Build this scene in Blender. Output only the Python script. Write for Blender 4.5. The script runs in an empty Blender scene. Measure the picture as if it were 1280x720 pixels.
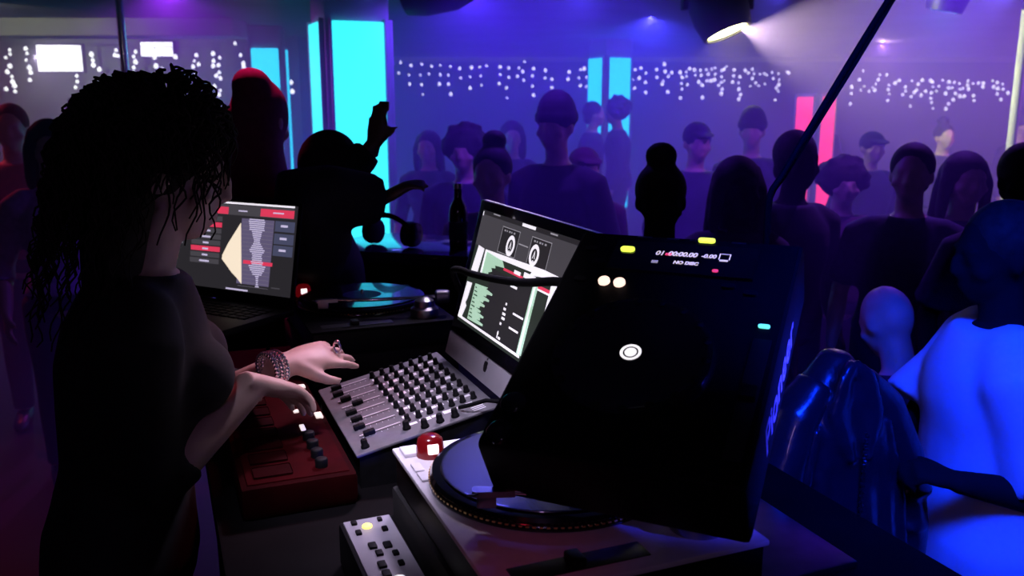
import bpy, bmesh, math, random
from mathutils import Vector, Matrix, Euler, Quaternion
random.seed(7)
C = bpy.context.scene.collection
PI = math.pi
V = Vector

# ------------------------------------------------------------------ materials
def mat(name, col, rough=.5, metal=0., spec=.5, noise=0., nscale=30., emit=None, estr=0., coat=0., bump=0.):
    m = bpy.data.materials.new(name); m.use_nodes = True
    nt = m.node_tree; b = nt.nodes['Principled BSDF']
    b.inputs['Base Color'].default_value = (*col, 1)
    b.inputs['Roughness'].default_value = rough
    b.inputs['Metallic'].default_value = metal
    b.inputs['Specular IOR Level'].default_value = spec
    b.inputs['Coat Weight'].default_value = coat
    if noise > 0 or bump > 0:
        tc = nt.nodes.new('ShaderNodeTexCoord'); n = nt.nodes.new('ShaderNodeTexNoise')
        n.inputs['Scale'].default_value = nscale; n.inputs['Detail'].default_value = 4
        nt.links.new(tc.outputs['Object'], n.inputs['Vector'])
        if noise > 0:
            r = nt.nodes.new('ShaderNodeValToRGB')
            r.color_ramp.elements[0].position = .3; r.color_ramp.elements[1].position = .7
            r.color_ramp.elements[0].color = (*[c * (1 - noise) for c in col], 1)
            r.color_ramp.elements[1].color = (*[min(1, c * (1 + noise)) for c in col], 1)
            nt.links.new(n.outputs['Fac'], r.inputs['Fac']); nt.links.new(r.outputs['Color'], b.inputs['Base Color'])
        if bump > 0:
            bp = nt.nodes.new('ShaderNodeBump'); bp.inputs['Strength'].default_value = bump; bp.inputs['Distance'].default_value = .02
            nt.links.new(n.outputs['Fac'], bp.inputs['Height']); nt.links.new(bp.outputs['Normal'], b.inputs['Normal'])
    if emit:
        b.inputs['Emission Color'].default_value = (*emit, 1); b.inputs['Emission Strength'].default_value = estr
    return m

M = {}
def mk(key, *a, **k): M[key] = mat(key, *a, **k); return M[key]

mk('floor_lino', (.004, .0035, .0045), .6, 0, .3, noise=.4, nscale=3)
mk('ceiling_paint', (.16, .15, .19), .8, noise=.25, nscale=1.5)
mk('wall_paint', (.05, .045, .06), .8, noise=.3, nscale=2)
mk('wall_grey', (.12, .12, .13), .8, noise=.3, nscale=2)
mk('bulkhead_paint', (.5, .48, .52), .7, noise=.15, nscale=2)
mk('pillar_paint', (.4, .38, .45), .6, noise=.15, nscale=4)
mk('cyan_light', (.05, .3, .35), .4, emit=(.03, .62, 1.0), estr=2.2)
mk('cyan_light_far', (.05, .3, .35), .4, emit=(.004, .22, 1.0), estr=4.8)
mk('cyan_light_mid', (.05, .3, .35), .4, emit=(.01, .31, 1.0), estr=3.4)
mk('bulb_glow_near', (.8, .8, .9), .4, emit=(.42, .32, 1.0), estr=5.0)
mk('pink_light', (.3, .03, .06), .4, emit=(1.0, .035, .25), estr=1.6)
mk('screen_white', (.8, .8, .8), .4, emit=(.42, .32, 1.0), estr=6.0)
mk('bulb_glow', (.8, .8, .9), .4, emit=(.25, .16, 1.0), estr=11.0)
mk('wire_black', (.006, .006, .007), .8, 0, .08, noise=.2)
mk('black_plastic', (.005, .005, .006), .5, 0, .2, noise=.3, nscale=60)
mk('black_gloss', (.006, .006, .008), .12, coat=.4, noise=.2, nscale=20)
mk('counter_gloss', (.02, .02, .03), .12, coat=.6, noise=.2, nscale=8)
mk('table_black', (.004, .0035, .004), .7, 0, .05, noise=.3, nscale=12)
mk('rubber', (.006, .006, .006), .8, noise=.2)
mk('silver_plate', (.82, .8, .83), .5, .05, noise=.06, nscale=40)
mk('dark_plate', (.004, .004, .005), .6, 0, .06, noise=.2, nscale=40)
mk('mixer_plate', (.16, .155, .17), .5, .1, noise=.1, nscale=50)
mk('mixer_print', (.95, .92, .96), .5, noise=.05)
mk('mixer_slot', (.01, .01, .01), .7, noise=.1)
mk('unit_face', (.42, .4, .45), .5, noise=.05)
mk('knob_black', (.004, .004, .005), .6, 0, .15, noise=.2, nscale=200)
mk('aluminium', (.55, .54, .58), .35, .35, noise=.05, nscale=20)
mk('logo_black', (.01, .01, .012), .4, noise=.1)
mk('chrome', (.75, .75, .78), .12, 1., noise=.05)
mk('steel', (.35, .35, .38), .3, 1., noise=.1)
mk('gold', (.9, .62, .2), .25, 1., noise=.1, nscale=80)
mk('red_paint', (.03, .0006, .0015), .8, 0, .04, noise=.2, nscale=20)
mk('red_dark', (.018, .0005, .001), .8, 0, .04, noise=.2, nscale=20)
mk('button_lit', (.9, .85, .8), .4, emit=(1, .86, .8), estr=.9)
mk('red_led', (.6, .05, .06), .4, emit=(1, .22, .25), estr=4)
mk('strobe_red', (.12, .004, .006), .2, emit=(1, .01, .03), estr=.07)
mk('strobe_white', (.9, .8, .8), .2, emit=(1, .72, .75), estr=1.6)
mk('yellow_led', (.9, .8, .2), .4, emit=(1, .75, .12), estr=2.2)
mk('lime_led', (.7, .8, .1), .4, emit=(.75, .95, .08), estr=1.4)
mk('warm_led', (.9, .7, .6), .4, emit=(1, .68, .55), estr=1.5)
mk('cyan_led', (.2, .8, .7), .4, emit=(.15, .9, .75), estr=1.2)
mk('white_led', (.9, .9, .9), .4, emit=(1, .95, 1), estr=1.1)
mk('readout', (.8, .75, .8), .4, emit=(.95, .8, .9), estr=.75)
mk('readout_dim', (.8, .75, .8), .4, emit=(.5, .45, .5), estr=.5)
mk('readout_red', (.8, .1, .2), .4, emit=(1, .06, .18), estr=.8)
mk('jog_blue', (.01, .01, .02), .3, coat=.3, noise=.1)
mk('letter_white', (.85, .85, .88), .4, noise=.04)
mk('vinyl', (.004, .004, .005), .26, coat=.7)
mk('record_label', (.05, .05, .09), .5, noise=.3)
# screens
mk('scr_dark', (.01, .01, .012), .3, emit=(.022, .02, .024), estr=1)
mk('scr_grey', (.02, .02, .02), .3, emit=(.06, .055, .066), estr=1)
mk('scr_list', (.02, .02, .02), .3, emit=(.022, .03, .024), estr=1)
mk('scr_white', (.8, .8, .8), .3, emit=(.95, .9, 1), estr=1.0)
mk('scr_lilac', (.8, .8, .8), .3, emit=(.62, .55, .8), estr=.9)
mk('scr_mint', (.6, .8, .7), .3, emit=(.52, .80, .60), estr=.8)
mk('scr_red', (.8, .1, .15), .3, emit=(.85, .05, .12), estr=.85)
mk('scr_line', (.4, .4, .4), .3, emit=(.35, .33, .38), estr=.8)
mk('scr_blue', (.1, .1, .2), .3, emit=(.06, .065, .12), estr=1)
mk('scr_cyan', (.1, .6, .6), .3, emit=(.1, .65, .6), estr=1)
# people
mk('skin', (.42, .27, .2), .5, noise=.08, nscale=25)
mk('skin_light', (.62, .43, .36), .5, noise=.06, nscale=25)
mk('skin_dark', (.14, .08, .055), .5, noise=.1, nscale=25)
mk('skin_shaded', (.014, .01, .01), .9, 0, .05, noise=.1, nscale=25)  # skin copy with shade and blacklight dimness put into its colour
mk('hair_dark', (.02, .014, .012), .75, 0, .2, noise=.4, nscale=60)
mk('hair_brown', (.03, .018, .012), .45, noise=.4, nscale=60)
mk('cloth_black', (.008, .007, .009), .85, noise=.3, nscale=40)
mk('cloth_wine', (.05, .008, .018), .85, noise=.3, nscale=40)
mk('cloth_navy', (.012, .014, .04), .85, noise=.3, nscale=40)
mk('cloth_lilac', (.3, .2, .42), .85, noise=.2, nscale=40)
mk('cloth_red', (.25, .015, .03), .85, noise=.2, nscale=40)
mk('cloth_grey', (.06, .06, .07), .85, noise=.2, nscale=40)
mk('cloth_white', (.8, .8, .8), .85, noise=.03, nscale=14, bump=.15)
mk('cloth_pink', (.16, .02, .06), .85, noise=.2, nscale=40)
mk('satin_black', (.012, .012, .018), .28, coat=.3, noise=.2, nscale=14, bump=.25)
mk('eye_white', (.5, .5, .5), .2, noise=.02)
mk('shoe_black', (.01, .01, .01), .4, noise=.2)

# ------------------------------------------------------------------ mesh builder
class MB:
    def __init__(s): s.bm = bmesh.new()
    def _add(s, vs, fs, mx=None, mi=0):
        bv = [s.bm.verts.new(mx @ V(v) if mx else V(v)) for v in vs]
        for f in fs:
            try:
                fc = s.bm.faces.new([bv[i] for i in f]); fc.material_index = mi; fc.smooth = True
            except ValueError: pass
        return bv
    def box(s, lo, hi, bev=0., mx=None, mi=0, seg=2):
        t = bmesh.new(); bmesh.ops.create_cube(t, size=1)
        lo, hi = V(lo), V(hi)
        for v in t.verts: v.co = V([lo[i] + (v.co[i] + .5) * (hi[i] - lo[i]) for i in range(3)])
        if bev > 0: bmesh.ops.bevel(t, geom=t.edges[:], offset=bev, segments=seg, profile=.6, affect='EDGES')
        t.verts.index_update()
        s._add([v.co.copy() for v in t.verts], [[v.index for v in f.verts] for f in t.faces], mx, mi); t.free(); return s
    def prism(s, poly, z0, z1, mx=None, mi=0):
        n = len(poly); vs = [(p[0], p[1], z0) for p in poly] + [(p[0], p[1], z1) for p in poly]
        fs = [list(range(n))[::-1], list(range(n, 2 * n))] + [[i, (i + 1) % n, n + (i + 1) % n, n + i] for i in range(n)]
        s._add(vs, fs, mx, mi); return s
    def lathe(s, prof, n=32, mx=None, mi=0):
        vs, fs = [], []
        for (r, z) in prof:
            for k in range(n): a = 2 * PI * k / n; vs.append((r * math.cos(a), r * math.sin(a), z))
        for j in range(len(prof) - 1):
            for k in range(n): fs.append([j * n + k, j * n + (k + 1) % n, (j + 1) * n + (k + 1) % n, (j + 1) * n + k])
        fs.append(list(range(n))[::-1]); fs.append([(len(prof) - 1) * n + k for k in range(n)])
        s._add(vs, fs, mx, mi); return s
    def cyl(s, c, r, h, n=24, mx=None, bev=0., mi=0):
        T = Matrix.Translation(c); T = mx @ T if mx else T
        pr = [(r, 0), (r, h)] if bev <= 0 else [(r, 0), (r, h - bev), (r - bev * .4, h - bev * .3), (r - bev, h)]
        return s.lathe(pr, n, T, mi)
    def tube(s, pts, rad, n=10, up=(0, 0, 1), mx=None, mi=0, cap=True):
        """swept tube; rad: per-point float or (rx, ry); ry lies along the 'up' side"""
        pts = [V(p) for p in pts]; m = len(pts); vs, fs = [], []
        if not isinstance(rad, (list, tuple)) : rad = [rad] * m
        prev = None
        for i, p in enumerate(pts):
            d = (pts[min(i + 1, m - 1)] - pts[max(i - 1, 0)]).normalized()
            if prev is None:
                u = V(up); u = u - d * u.dot(d)
                if u.length < 1e-3: u = V((1, 0, 0)) - d * d.x
                if u.length < 1e-3: u = V((0, 1, 0)) - d * d.y
            else: u = prev - d * prev.dot(d)
            u.normalize(); prev = u; w = d.cross(u)
            r = rad[i]; rx, ry = r if isinstance(r, (tuple, list)) else (r, r)
            for k in range(n):
                a = 2 * PI * k / n; vs.append(p + w * (rx * math.cos(a)) + u * (ry * math.sin(a)))
        for j in range(m - 1):
            for k in range(n): fs.append([j * n + k, j * n + (k + 1) % n, (j + 1) * n + (k + 1) % n, (j + 1) * n + k])
        if cap: fs.append(list(range(n))[::-1]); fs.append([(m - 1) * n + k for k in range(n)])
        s._add(vs, fs, mx, mi); return s
    def ell(s, c, r, mx=None, nu=16, nv=10, mi=0):
        r = (r, r, r) if not isinstance(r, (tuple, list)) else r
        vs, fs = [], []
        for j in range(1, nv):
            t = PI * j / nv
            for k in range(nu):
                a = 2 * PI * k / nu; vs.append((c[0] + r[0] * math.sin(t) * math.cos(a), c[1] + r[1] * math.sin(t) * math.sin(a), c[2] + r[2] * math.cos(t)))
        for j in range(nv - 2):
            for k in range(nu): fs.append([j * nu + k, (j + 1) * nu + k, (j + 1) * nu + (k + 1) % nu, j * nu + (k + 1) % nu])
        vs += [(c[0], c[1], c[2] + r[2]), (c[0], c[1], c[2] - r[2])]; t0 = len(vs) - 2
        for k in range(nu): fs.append([t0, k, (k + 1) % nu]); fs.append([t0 + 1, (nv - 2) * nu + (k + 1) % nu, (nv - 2) * nu + k])
        s._add(vs, fs, mx, mi); return s
    def poly(s, pts, mx=None, mi=0):
        s._add([p if len(p) == 3 else (p[0], p[1], 0) for p in pts], [list(range(len(pts)))], mx, mi); return s
    def rect(s, x0, y0, x1, y1, z=0., mx=None, mi=0): return s.poly([(x0, y0, z), (x1, y0, z), (x1, y1, z), (x0, y1, z)], mx, mi)
    def ring(s, c, r0, r1, z, n=32, mx=None, sx=1., mi=0):
        vs = [];
        for r in (r0, r1): vs += [(c[0] + sx * r * math.cos(2 * PI * k / n), c[1] + r * math.sin(2 * PI * k / n), z) for k in range(n)]
        s._add(vs, [[k, (k + 1) % n, n + (k + 1) % n, n + k] for k in range(n)], mx, mi); return s
    def mesh(s, name):
        bmesh.ops.recalc_face_normals(s.bm, faces=s.bm.faces[:])
        me = bpy.data.meshes.new(name); s.bm.to_mesh(me); s.bm.free(); return me
    def build(s, name, m, parent=None, sharp=True, mx=None):
        me = s.mesh(name)
        for x in (m if isinstance(m, (list, tuple)) else [m]): me.materials.append(x)
        if sharp:
            try: me.set_sharp_from_angle(angle=math.radians(38))
            except Exception: pass
        o = bpy.data.objects.new(name, me); C.objects.link(o); o.parent = parent
        if mx: o.matrix_local = mx
        return o

def remeshed(mb, name, voxel, smooth=4):
    me = mb.mesh(name + '_src'); o = bpy.data.objects.new('tmp', me); C.objects.link(o)
    r = o.modifiers.new('r', 'REMESH'); r.mode = 'VOXEL'; r.voxel_size = voxel; r.use_smooth_shade = True
    if smooth:
        sm = o.modifiers.new('s', 'SMOOTH'); sm.iterations = smooth; sm.factor = .5
    dg = bpy.context.evaluated_depsgraph_get(); dg.update()
    new = bpy.data.meshes.new_from_object(o.evaluated_get(dg)); new.name = name
    bpy.data.objects.remove(o); bpy.data.meshes.remove(me)
    for p in new.polygons: p.use_smooth = True
    new.materials.clear(); return new

def link(name, me, m, parent=None):
    if not me.materials: me.materials.append(m)
    o = bpy.data.objects.new(name, me); C.objects.link(o); o.parent = parent; return o

def tag(o, label=None, cat=None, group=None, kind=None):
    if label: o['label'] = label
    if cat: o['category'] = cat
    if group: o['group'] = group
    if kind: o['kind'] = kind
    return o
def thing(name, label, cat, loc=(0, 0, 0), rot=(0, 0, 0), group=None):
    o = bpy.data.objects.new(name, None); C.objects.link(o); o.empty_display_size = .1
    o.location = loc; o.rotation_euler = rot
    return tag(o, label, cat, group)
def copy_tree(o, parent=None):
    c = o.copy(); C.objects.link(c)
    if parent: c.parent = parent
    for ch in list(o.children): copy_tree(ch, c)
    return c
def text_mesh(body, size, shear=0., extrude=0., space=1., bold=0.):
    cu = bpy.data.curves.new('t', 'FONT'); cu.body = body; cu.size = size; cu.shear = shear; cu.extrude = extrude; cu.space_character = space; cu.offset = bold
    cu.align_x = 'CENTER'; cu.align_y = 'CENTER'
    o = bpy.data.objects.new('t', cu); C.objects.link(o)
    dg = bpy.context.evaluated_depsgraph_get(); dg.update()
    me = bpy.data.meshes.new_from_object(o.evaluated_get(dg)); bpy.data.objects.remove(o); bpy.data.curves.remove(cu)
    me.materials.clear(); return me
def basis(x, y, o=(0, 0, 0)):
    x = V(x).normalized(); y = V(y).normalized(); z = x.cross(y)
    m = Matrix((x, y, z)).transposed().to_4x4(); m.translation = V(o); return m

# the DJ desk runs askew through the booth: f along its length, u away from the DJ
DESK = math.radians(-68)
FV = V((math.cos(DESK), math.sin(DESK), 0)); UV = V((-FV.y, FV.x, 0)); DO = V((-.184, 1.267, 0))
def D(f, u, z): return DO + FV * f + UV * u + V((0, 0, z))

HAZE = .17
# ------------------------------------------------------------------ people
def two_bone(S, T, a, b, pole):
    S, T = V(S), V(T); d = T - S; L = min(d.length, (a + b) * .995); dn = d.normalized(); T = S + dn * L
    x = (a * a - b * b + L * L) / (2 * L); h = math.sqrt(max(a * a - x * x, 1e-6))
    p = V(pole); p = p - dn * p.dot(dn)
    if p.length < 1e-3: p = V((0, 0, -1)) - dn * -dn.z
    return S + dn * x + p.normalized() * h, T

def hand(mb, W, d, nrm, side, s, curl=.25, spread=.12, n=8):
    """palm and five fingers; W wrist, d pointing direction, nrm out of the back of the hand; side +1 = right hand"""
    d = V(d).normalized(); nrm = V(nrm); nrm = (nrm - d * nrm.dot(d)).normalized(); lat = d.cross(nrm) * side   # lat points to the little finger
    k = W + d * .085 * s
    mb.tube([W - d * .03 * s, W + d * .012 * s, W + d * .045 * s, k, k + d * .012 * s], [(.027 * s, .019 * s), (.029 * s, .019 * s), (.039 * s, .018 * s), (.041 * s, .014 * s), (.034 * s, .008 * s)], 12, nrm)
    for i, (o, L) in enumerate(((-.03, .072), (-.0105, .082), (.0095, .076), (.029, .06))):
        p = k + lat * o * s - d * .012 * s; c = curl * (1 + .22 * i); a = (i - 1.4) * spread
        fd = (d * math.cos(a) + lat * math.sin(a)).normalized(); pts = [p]; ang = c * .4
        for seg, fr in enumerate((.18, .42, .25, .2)):
            p = p + (fd * math.cos(ang) - nrm * math.sin(ang)) * L * fr * s; pts.append(p); ang += c * (.9 if seg else .5)
        mb.tube(pts, [.0098 * s, .0096 * s, .0088 * s, .008 * s, .0058 * s], n, nrm)
    b = W + d * .022 * s - lat * .024 * s
    td = (d * .68 - lat * .72 - nrm * .22).normalized()
    mb.tube([b - td * .008 * s, b + td * .03 * s, b + td * .052 * s + d * .004 * s, b + td * .066 * s + d * .017 * s], [.0155 * s, .0128 * s, .0105 * s, .007 * s], n, nrm)

def figure(H=1.72, lean=0., female=False, arms=None, seat=None, sleeve='short', bulk=1., head_turn=(0., 0.), detail=False, feet_w=.1, legs=True, tee_loose=0., hand_curl=.3, voxel=.012, hem=.9, roll=0.):
    """returns meshes: body, top, trousers, shoes, and the head matrix"""
    s = H / 1.75; arms = arms or {}
    hipz = .92 * s if seat is None else seat + .1
    Z0 = hipz
    ML = Matrix.Translation((0, 0, hipz)) @ Matrix.Rotation(roll, 4, 'Y') @ Matrix.Rotation(-lean, 4, 'X') @ Matrix.Translation((0, 0, -.92 * s))
    if seat is not None: ML = Matrix.Translation((0, 0, hipz)) @ Matrix.Rotation(-lean, 4, 'X') @ Matrix.Translation((0, 0, -.92 * s))
    up = lambda x, y, z: ML @ V((x * s, y * s, z * s))
    b = MB(); t = MB(); tr = MB(); sh = MB()
    w = .118 if female else .142
    prof = [(.84, .13, .10), (.88, .168, .118), (.95, .172, .122), (1.02, (w + .16) / 2, .108), (1.1, w, .096), (1.2, .15 if female else .16, .108), (1.28, .166, .116), (1.345, .162, .108), (1.39, .135, .092), (1.425, .1, .076), (1.455, .072, .062)]
    prof = [(z, rx * bulk, ry * bulk) for z, rx, ry in prof]
    tl = [up(0, 0, z) for z, _, _ in prof]
    b.tube(tl, [(rx * s, ry * s) for _, rx, ry in prof], 20, (ML.to_3x3() @ V((0, 1, 0))))
    g = .014 + tee_loose
    tp = [(z, rx + g + (tee_loose if z < 1.2 else 0), ry + g + (tee_loose * .6 if z < 1.2 else 0)) for z, rx, ry in prof if z >= hem]
    t.tube([up(0, 0, z) for z, _, _ in tp], [(rx * s, ry * s) for _, rx, ry in tp], 24, (ML.to_3x3() @ V((0, 1, 0))))
    if female:
        for sx in (-1, 1): b.ell(up(sx * .075, .085, 1.29), .062 * s); t.ell(up(sx * .075, .09, 1.29), .072 * s)
    # neck and head
    b.tube([up(0, -.01, 1.42), up(0, .0, 1.48), up(0, .012, 1.56)], [.062 * s, .054 * s, .053 * s], 14)
    HM = ML @ Matrix.Translation((0, .012 * s, 1.53 * s)) @ Matrix.Rotation(head_turn[0], 4, 'Z') @ Matrix.Rotation(-head_turn[1], 4, 'X') @ Matrix.Scale(s, 4)
    h = lambda c, r: b.ell(c, r, HM)
    h((0, -.005, .115), (.076, .096, .102)); h((0, .03, .055), (.058, .066, .065)); h((0, .05, .012), (.032, .036, .026))
    h((0, .078, .125), (.055, .018, .014)); h((0, .098, .085), (.012, .017, .03)); h((0, .106, .072), (.017, .012, .01))
    h((0, .088, .038), (.024, .012, .007)); h((0, .086, .026), (.021, .012, .008))
    for sx in (-1, 1):
        h((sx * .078, -.008, .09), (.01, .02, .032)); h((sx * .032, .082, .103), (.015, .01, .009)); h((sx * .045, .06, .07), (.024, .024, .022))
    # arms
    for side, nm in ((1, 'R'), (-1, 'L')):
        sp = arms.get(nm, {}); S = up(side * .172 * bulk, 0, 1.365)
        T = V(sp['t']) if 't' in sp else up(side * .235, .06, .86)
        E, W = two_bone(S, T, .29 * s, .255 * s, sp.get('pole', ML.to_3x3() @ V((side * .35, -1, -.1))))
        b.tube([up(side * .07, 0, 1.405), up(side * .125, 0, 1.392), S, S.lerp(E, .3), S.lerp(E, .75), E, E.lerp(W, .25), E.lerp(W, .7), W], [.036 * s, .046 * s, .055 * s, .051 * s, .042 * s, .038 * s, .041 * s, .033 * s, .026 * s], 14)
        sl = .012 + tee_loose
        ts = [up(side * .065, 0, 1.408), up(side * .125, 0, 1.395), S, S.lerp(E, .35), S.lerp(E, .8)]; tr_ = [(.036 + sl) * s, (.048 + sl) * s, (.057 + sl) * s, (.056 + sl) * s, (.056 + sl * 1.6) * s]
        if sleeve == 'long':
            ts = ts[:4] + [S.lerp(E, .75), E, E.lerp(W, .3), E.lerp(W, .92)]; tr_ = [.048 * s, .06 * s, .072 * s, .066 * s, .057 * s, .054 * s, .053 * s, .041 * s]
        elif sleeve == 'elbow':
            ts = ts[:4] + [S.lerp(E, .8), E, E.lerp(W, .35)]; tr_ = [.048 * s, .06 * s, .07 * s, .063 * s, .056 * s, .052 * s, .051 * s]
        pf = sp.get('puff', 1.); tr_ = tr_[:3] + [q_ * pf for q_ in tr_[3:]]
        if sleeve != 'none': t.tube(ts, tr_, 16)
        fd = V(sp['d']) if 'd' in sp else (W - E)
        hand(b, W, fd, sp.get('n', ML.to_3x3() @ V((side, .2, .2))), side, s, sp.get('curl', hand_curl), sp.get('spread', .1), 10 if detail else 8)
    # legs
    for sx in (-1, 1):
        hx = sx * .09 * s
        if seat is None:
            J = [V((hx, 0, .9 * s)), V((sx * feet_w * s, .02 * s, .49 * s)), V((sx * feet_w * s, -.01 * s, .085 * s))]
        else:
            J = [V((hx, 0, hipz)), V((sx * .12 * s, .42 * s, hipz + .02)), V((sx * .12 * s, .4 * s, .085 * s))]
        A, K, F_ = J
        b.tube([A, A.lerp(K, .3), A.lerp(K, .8), K, K.lerp(F_, .3), K.lerp(F_, .75), F_], [.088 * s, .083 * s, .058 * s, .053 * s, .054 * s, .036 * s, .034 * s], 14, (0, 1, .01))
        tr.tube([A + V((0, 0, .02)), A.lerp(K, .3), A.lerp(K, .8), K, K.lerp(F_, .3), K.lerp(F_, .75), F_ + V((0, 0, .01))], [.1 * s, .096 * s, .073 * s, .068 * s, .068 * s, .058 * s, .056 * s], 16, (0, 1, .01))
        b.tube([F_ + V((0, -.03 * s, -.02)), F_ + V((0, .06 * s, -.035)), F_ + V((0, .15 * s, -.055))], [(.036 * s, .034 * s), (.04 * s, .034 * s), (.032 * s, .02 * s)], 12)
        sh.tube([F_ + V((0, -.075 * s, -.03)), F_ + V((0, -.04 * s, -.03)), F_ + V((0, .05 * s, -.038)), F_ + V((0, .14 * s, -.052)), F_ + V((0, .19 * s, -.062))], [(.03 * s, .034 * s), (.043 * s, .05 * s), (.047 * s, .044 * s), (.043 * s, .031 * s), (.025 * s, .018 * s)], 14)
    tr.ell(ML @ V((0, 0, .93 * s)) if seat is None else V((0, 0, hipz)), (.182 * s * bulk, .135 * s * bulk, .11 * s))
    out = {'HM': HM, 's': s, 'body': remeshed(b, 'body', voxel, 3), 'top': remeshed(t, 'top', max(voxel, .012), 5),
           'trousers': remeshed(tr, 'trousers', max(voxel, .014), 4), 'shoes': sh.mesh('shoes')}
    return out

def hair_short(HM, big=1.):
    m = MB(); m.ell((0, -.022, .135), (.088 * big, .1 * big, .1 * big), HM); m.ell((0, -.06, .06), (.068, .045, .06), HM); return remeshed(m, 'hair', .012, 4)
def hair_long(HM):
    m = MB(); m.ell((0, -.022, .133), (.093, .106, .104), HM)
    m.tube([(0, -.05, .15), (0, -.075, .05), (0, -.095, -.1), (0, -.1, -.22)], [(.09, .07), (.1, .06), (.105, .045), (.07, .025)], 18, (0, 1, 0), HM)
    for sx in (-1, 1): m.tube([(sx * .06, -.02, .18), (sx * .088, .01, .09), (sx * .092, .0, -.03), (sx * .085, .0, -.13)], [.03, .028, .026, .012], 10, (0, 1, 0), HM)
    return remeshed(m, 'hair', .012, 4)
def hair_bun(HM):
    m = MB(); m.ell((0, -.02, .135), (.088, .1, .1), HM); m.ell((0, -.05, .25), (.055, .055, .05), HM); return remeshed(m, 'hair', .012, 4)
def hair_afro(HM):
    m = MB(); m.ell((0, -.03, .14), (.125, .125, .125), HM)
    for i in range(60):
        a, c = random.uniform(0, 2 * PI), random.uniform(-.4, 1); q = math.sqrt(1 - c * c)
        x, y, z = .118 * q * math.cos(a), .118 * q * math.sin(a) - .03, .14 + .118 * c
        if not (y > .04 and z < .17): m.ell((x, y, z), random.uniform(.018, .03), HM, 8, 6)
    return remeshed(m, 'hair', .012, 3)
def cap_mesh(HM):
    m = MB(); m.ell((0, -.008, .135), (.087, .105, .092), HM)
    m.tube([(0, .07, .16), (0, .12, .152), (0, .165, .142)], [(.07, .012), (.066, .008), (.035, .006)], 14, (0, 0, 1), HM); return remeshed(m, 'cap', .01, 4)
def beanie_mesh(HM):
    m = MB(); m.ell((0, -.012, .15), (.09, .108, .115), HM); m.tube([(0, -.012, .12), (0, -.012, .155)], [(.096, .113)] * 2, 22, (0, 1, 0), HM); return remeshed(m, 'beanie', .01, 3)

def assemble(root, f, top='cloth_black', low='cloth_black', skin='skin', hair=None, hm='hair_dark', hname='hair', topname='shirt'):
    link('body', f['body'], M[skin], root)
    link(topname, f['top'], M[top], root); link('trousers', f['trousers'], M[low], root); link('shoes', f['shoes'], M['shoe_black'], root)
    if hair: link(hname, hair, M[hm], root)

CROWD = 'dancers in the hazy crowd'
# ------------------------------------------------------------------ camera
cam = bpy.data.cameras.new('camera'); co = bpy.data.objects.new('camera', cam); C.objects.link(co)
cam.sensor_width = 36; cam.lens = 1100 / 1280 * 36; cam.clip_start = .02; cam.clip_end = 200
co.location = (0, 0, 1.73); co.rotation_euler = (math.radians(78), 0, 0)
bpy.context.scene.camera = co
cam.dof.use_dof = True; cam.dof.focus_distance = 1.5; cam.dof.aperture_fstop = 6.0

# ------------------------------------------------------------------ room shell
CEIL = 2.53
def struct(name, lo, hi, m, bev=0):
    return tag(MB().box(lo, hi, bev).build(name, M[m]), kind='structure')
struct('floor', (-8.2, -2.2, -.1), (10.2, 17.2, 0), 'floor_lino')
struct('ceiling', (-8.2, -2.2, CEIL), (10.2, 17.2, CEIL + .1), 'ceiling_paint')
struct('wall_back', (-2.7, 17, 0), (10.2, 17.2, CEIL), 'wall_paint')
struct('wall_alcove', (-8.2, 11.5, 0), (-2.9, 11.7, CEIL), 'wall_grey')
struct('wall_alcove_side', (-2.9, 11.5, 0), (-2.7, 17.2, CEIL), 'wall_paint')
struct('wall_left', (-8.2, -2.2, 0), (-8, 11.7, CEIL), 'wall_paint')
struct('wall_right', (10, -2.2, 0), (10.2, 17.2, CEIL), 'wall_paint')
struct('wall_front', (-8.2, -2.2, 0), (10.2, -2, CEIL), 'wall_paint')
struct('trim_bulkhead', (-8, 9.0, 2.36), (-2.75, 9.5, CEIL), 'bulkhead_paint', .01)
struct('trim_cornice', (-2.7, 16.9, 2.44), (10, 17, CEIL), 'bulkhead_paint', .01)

# haze hanging in the dance hall
hz = MB().box((-7.99, 2.95, .005), (9.99, 16.99, CEIL - .002)).build('haze', mat('haze_air', (.5, .5, .5)))
nt = hz.data.materials[0].node_tree
for n in list(nt.nodes):
    if n.type != 'OUTPUT_MATERIAL': nt.nodes.remove(n)
vs = nt.nodes.new('ShaderNodeVolumeScatter'); vs.inputs['Color'].default_value = (.5, .34, 1.0, 1); vs.inputs['Density'].default_value = HAZE; vs.inputs['Anisotropy'].default_value = .08
nt.links.new(vs.outputs[0], [n for n in nt.nodes if n.type == 'OUTPUT_MATERIAL'][0].inputs['Volume'])
tag(hz, 'thin blue and violet smoke haze filling the dance hall', 'haze', kind='stuff')

# lit pillars
def light_pillar(label, x, y, w, rot, light, z0, z1, top, group=None):
    r = thing('light_pillar', label, 'light column', (x, y, 0), (0, 0, rot)); tag(r, kind='thing')
    h = w / 2
    MB().box((-h, -h, 0), (h, h, top), .012).build('pillar_core', M['pillar_paint'], r)
    for k in range(4):
        mx = Matrix.Rotation(k * PI / 2, 4, 'Z')
        p = MB().box((-h * .8, -h - .03, z0), (h * .8, -h - .001, z1), .012, mx).build('light_panel', M[light], r)
        fr = MB()
        for (a, b_) in ((-h * .88, -h * .81), (h * .81, h * .88)): fr.box((a, -h - .036, z0 - .02), (b_, -h, z1 + .02), .004, mx)
        fr.build('panel_frame', M['pillar_paint'], p)
    return r
light_pillar('tall cyan lit pillar with broad glowing panels, behind the dancer with a raised arm', -1.2, 6.75, .47, math.radians(24), 'cyan_light', .3, 2.285, CEIL - .004)
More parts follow.
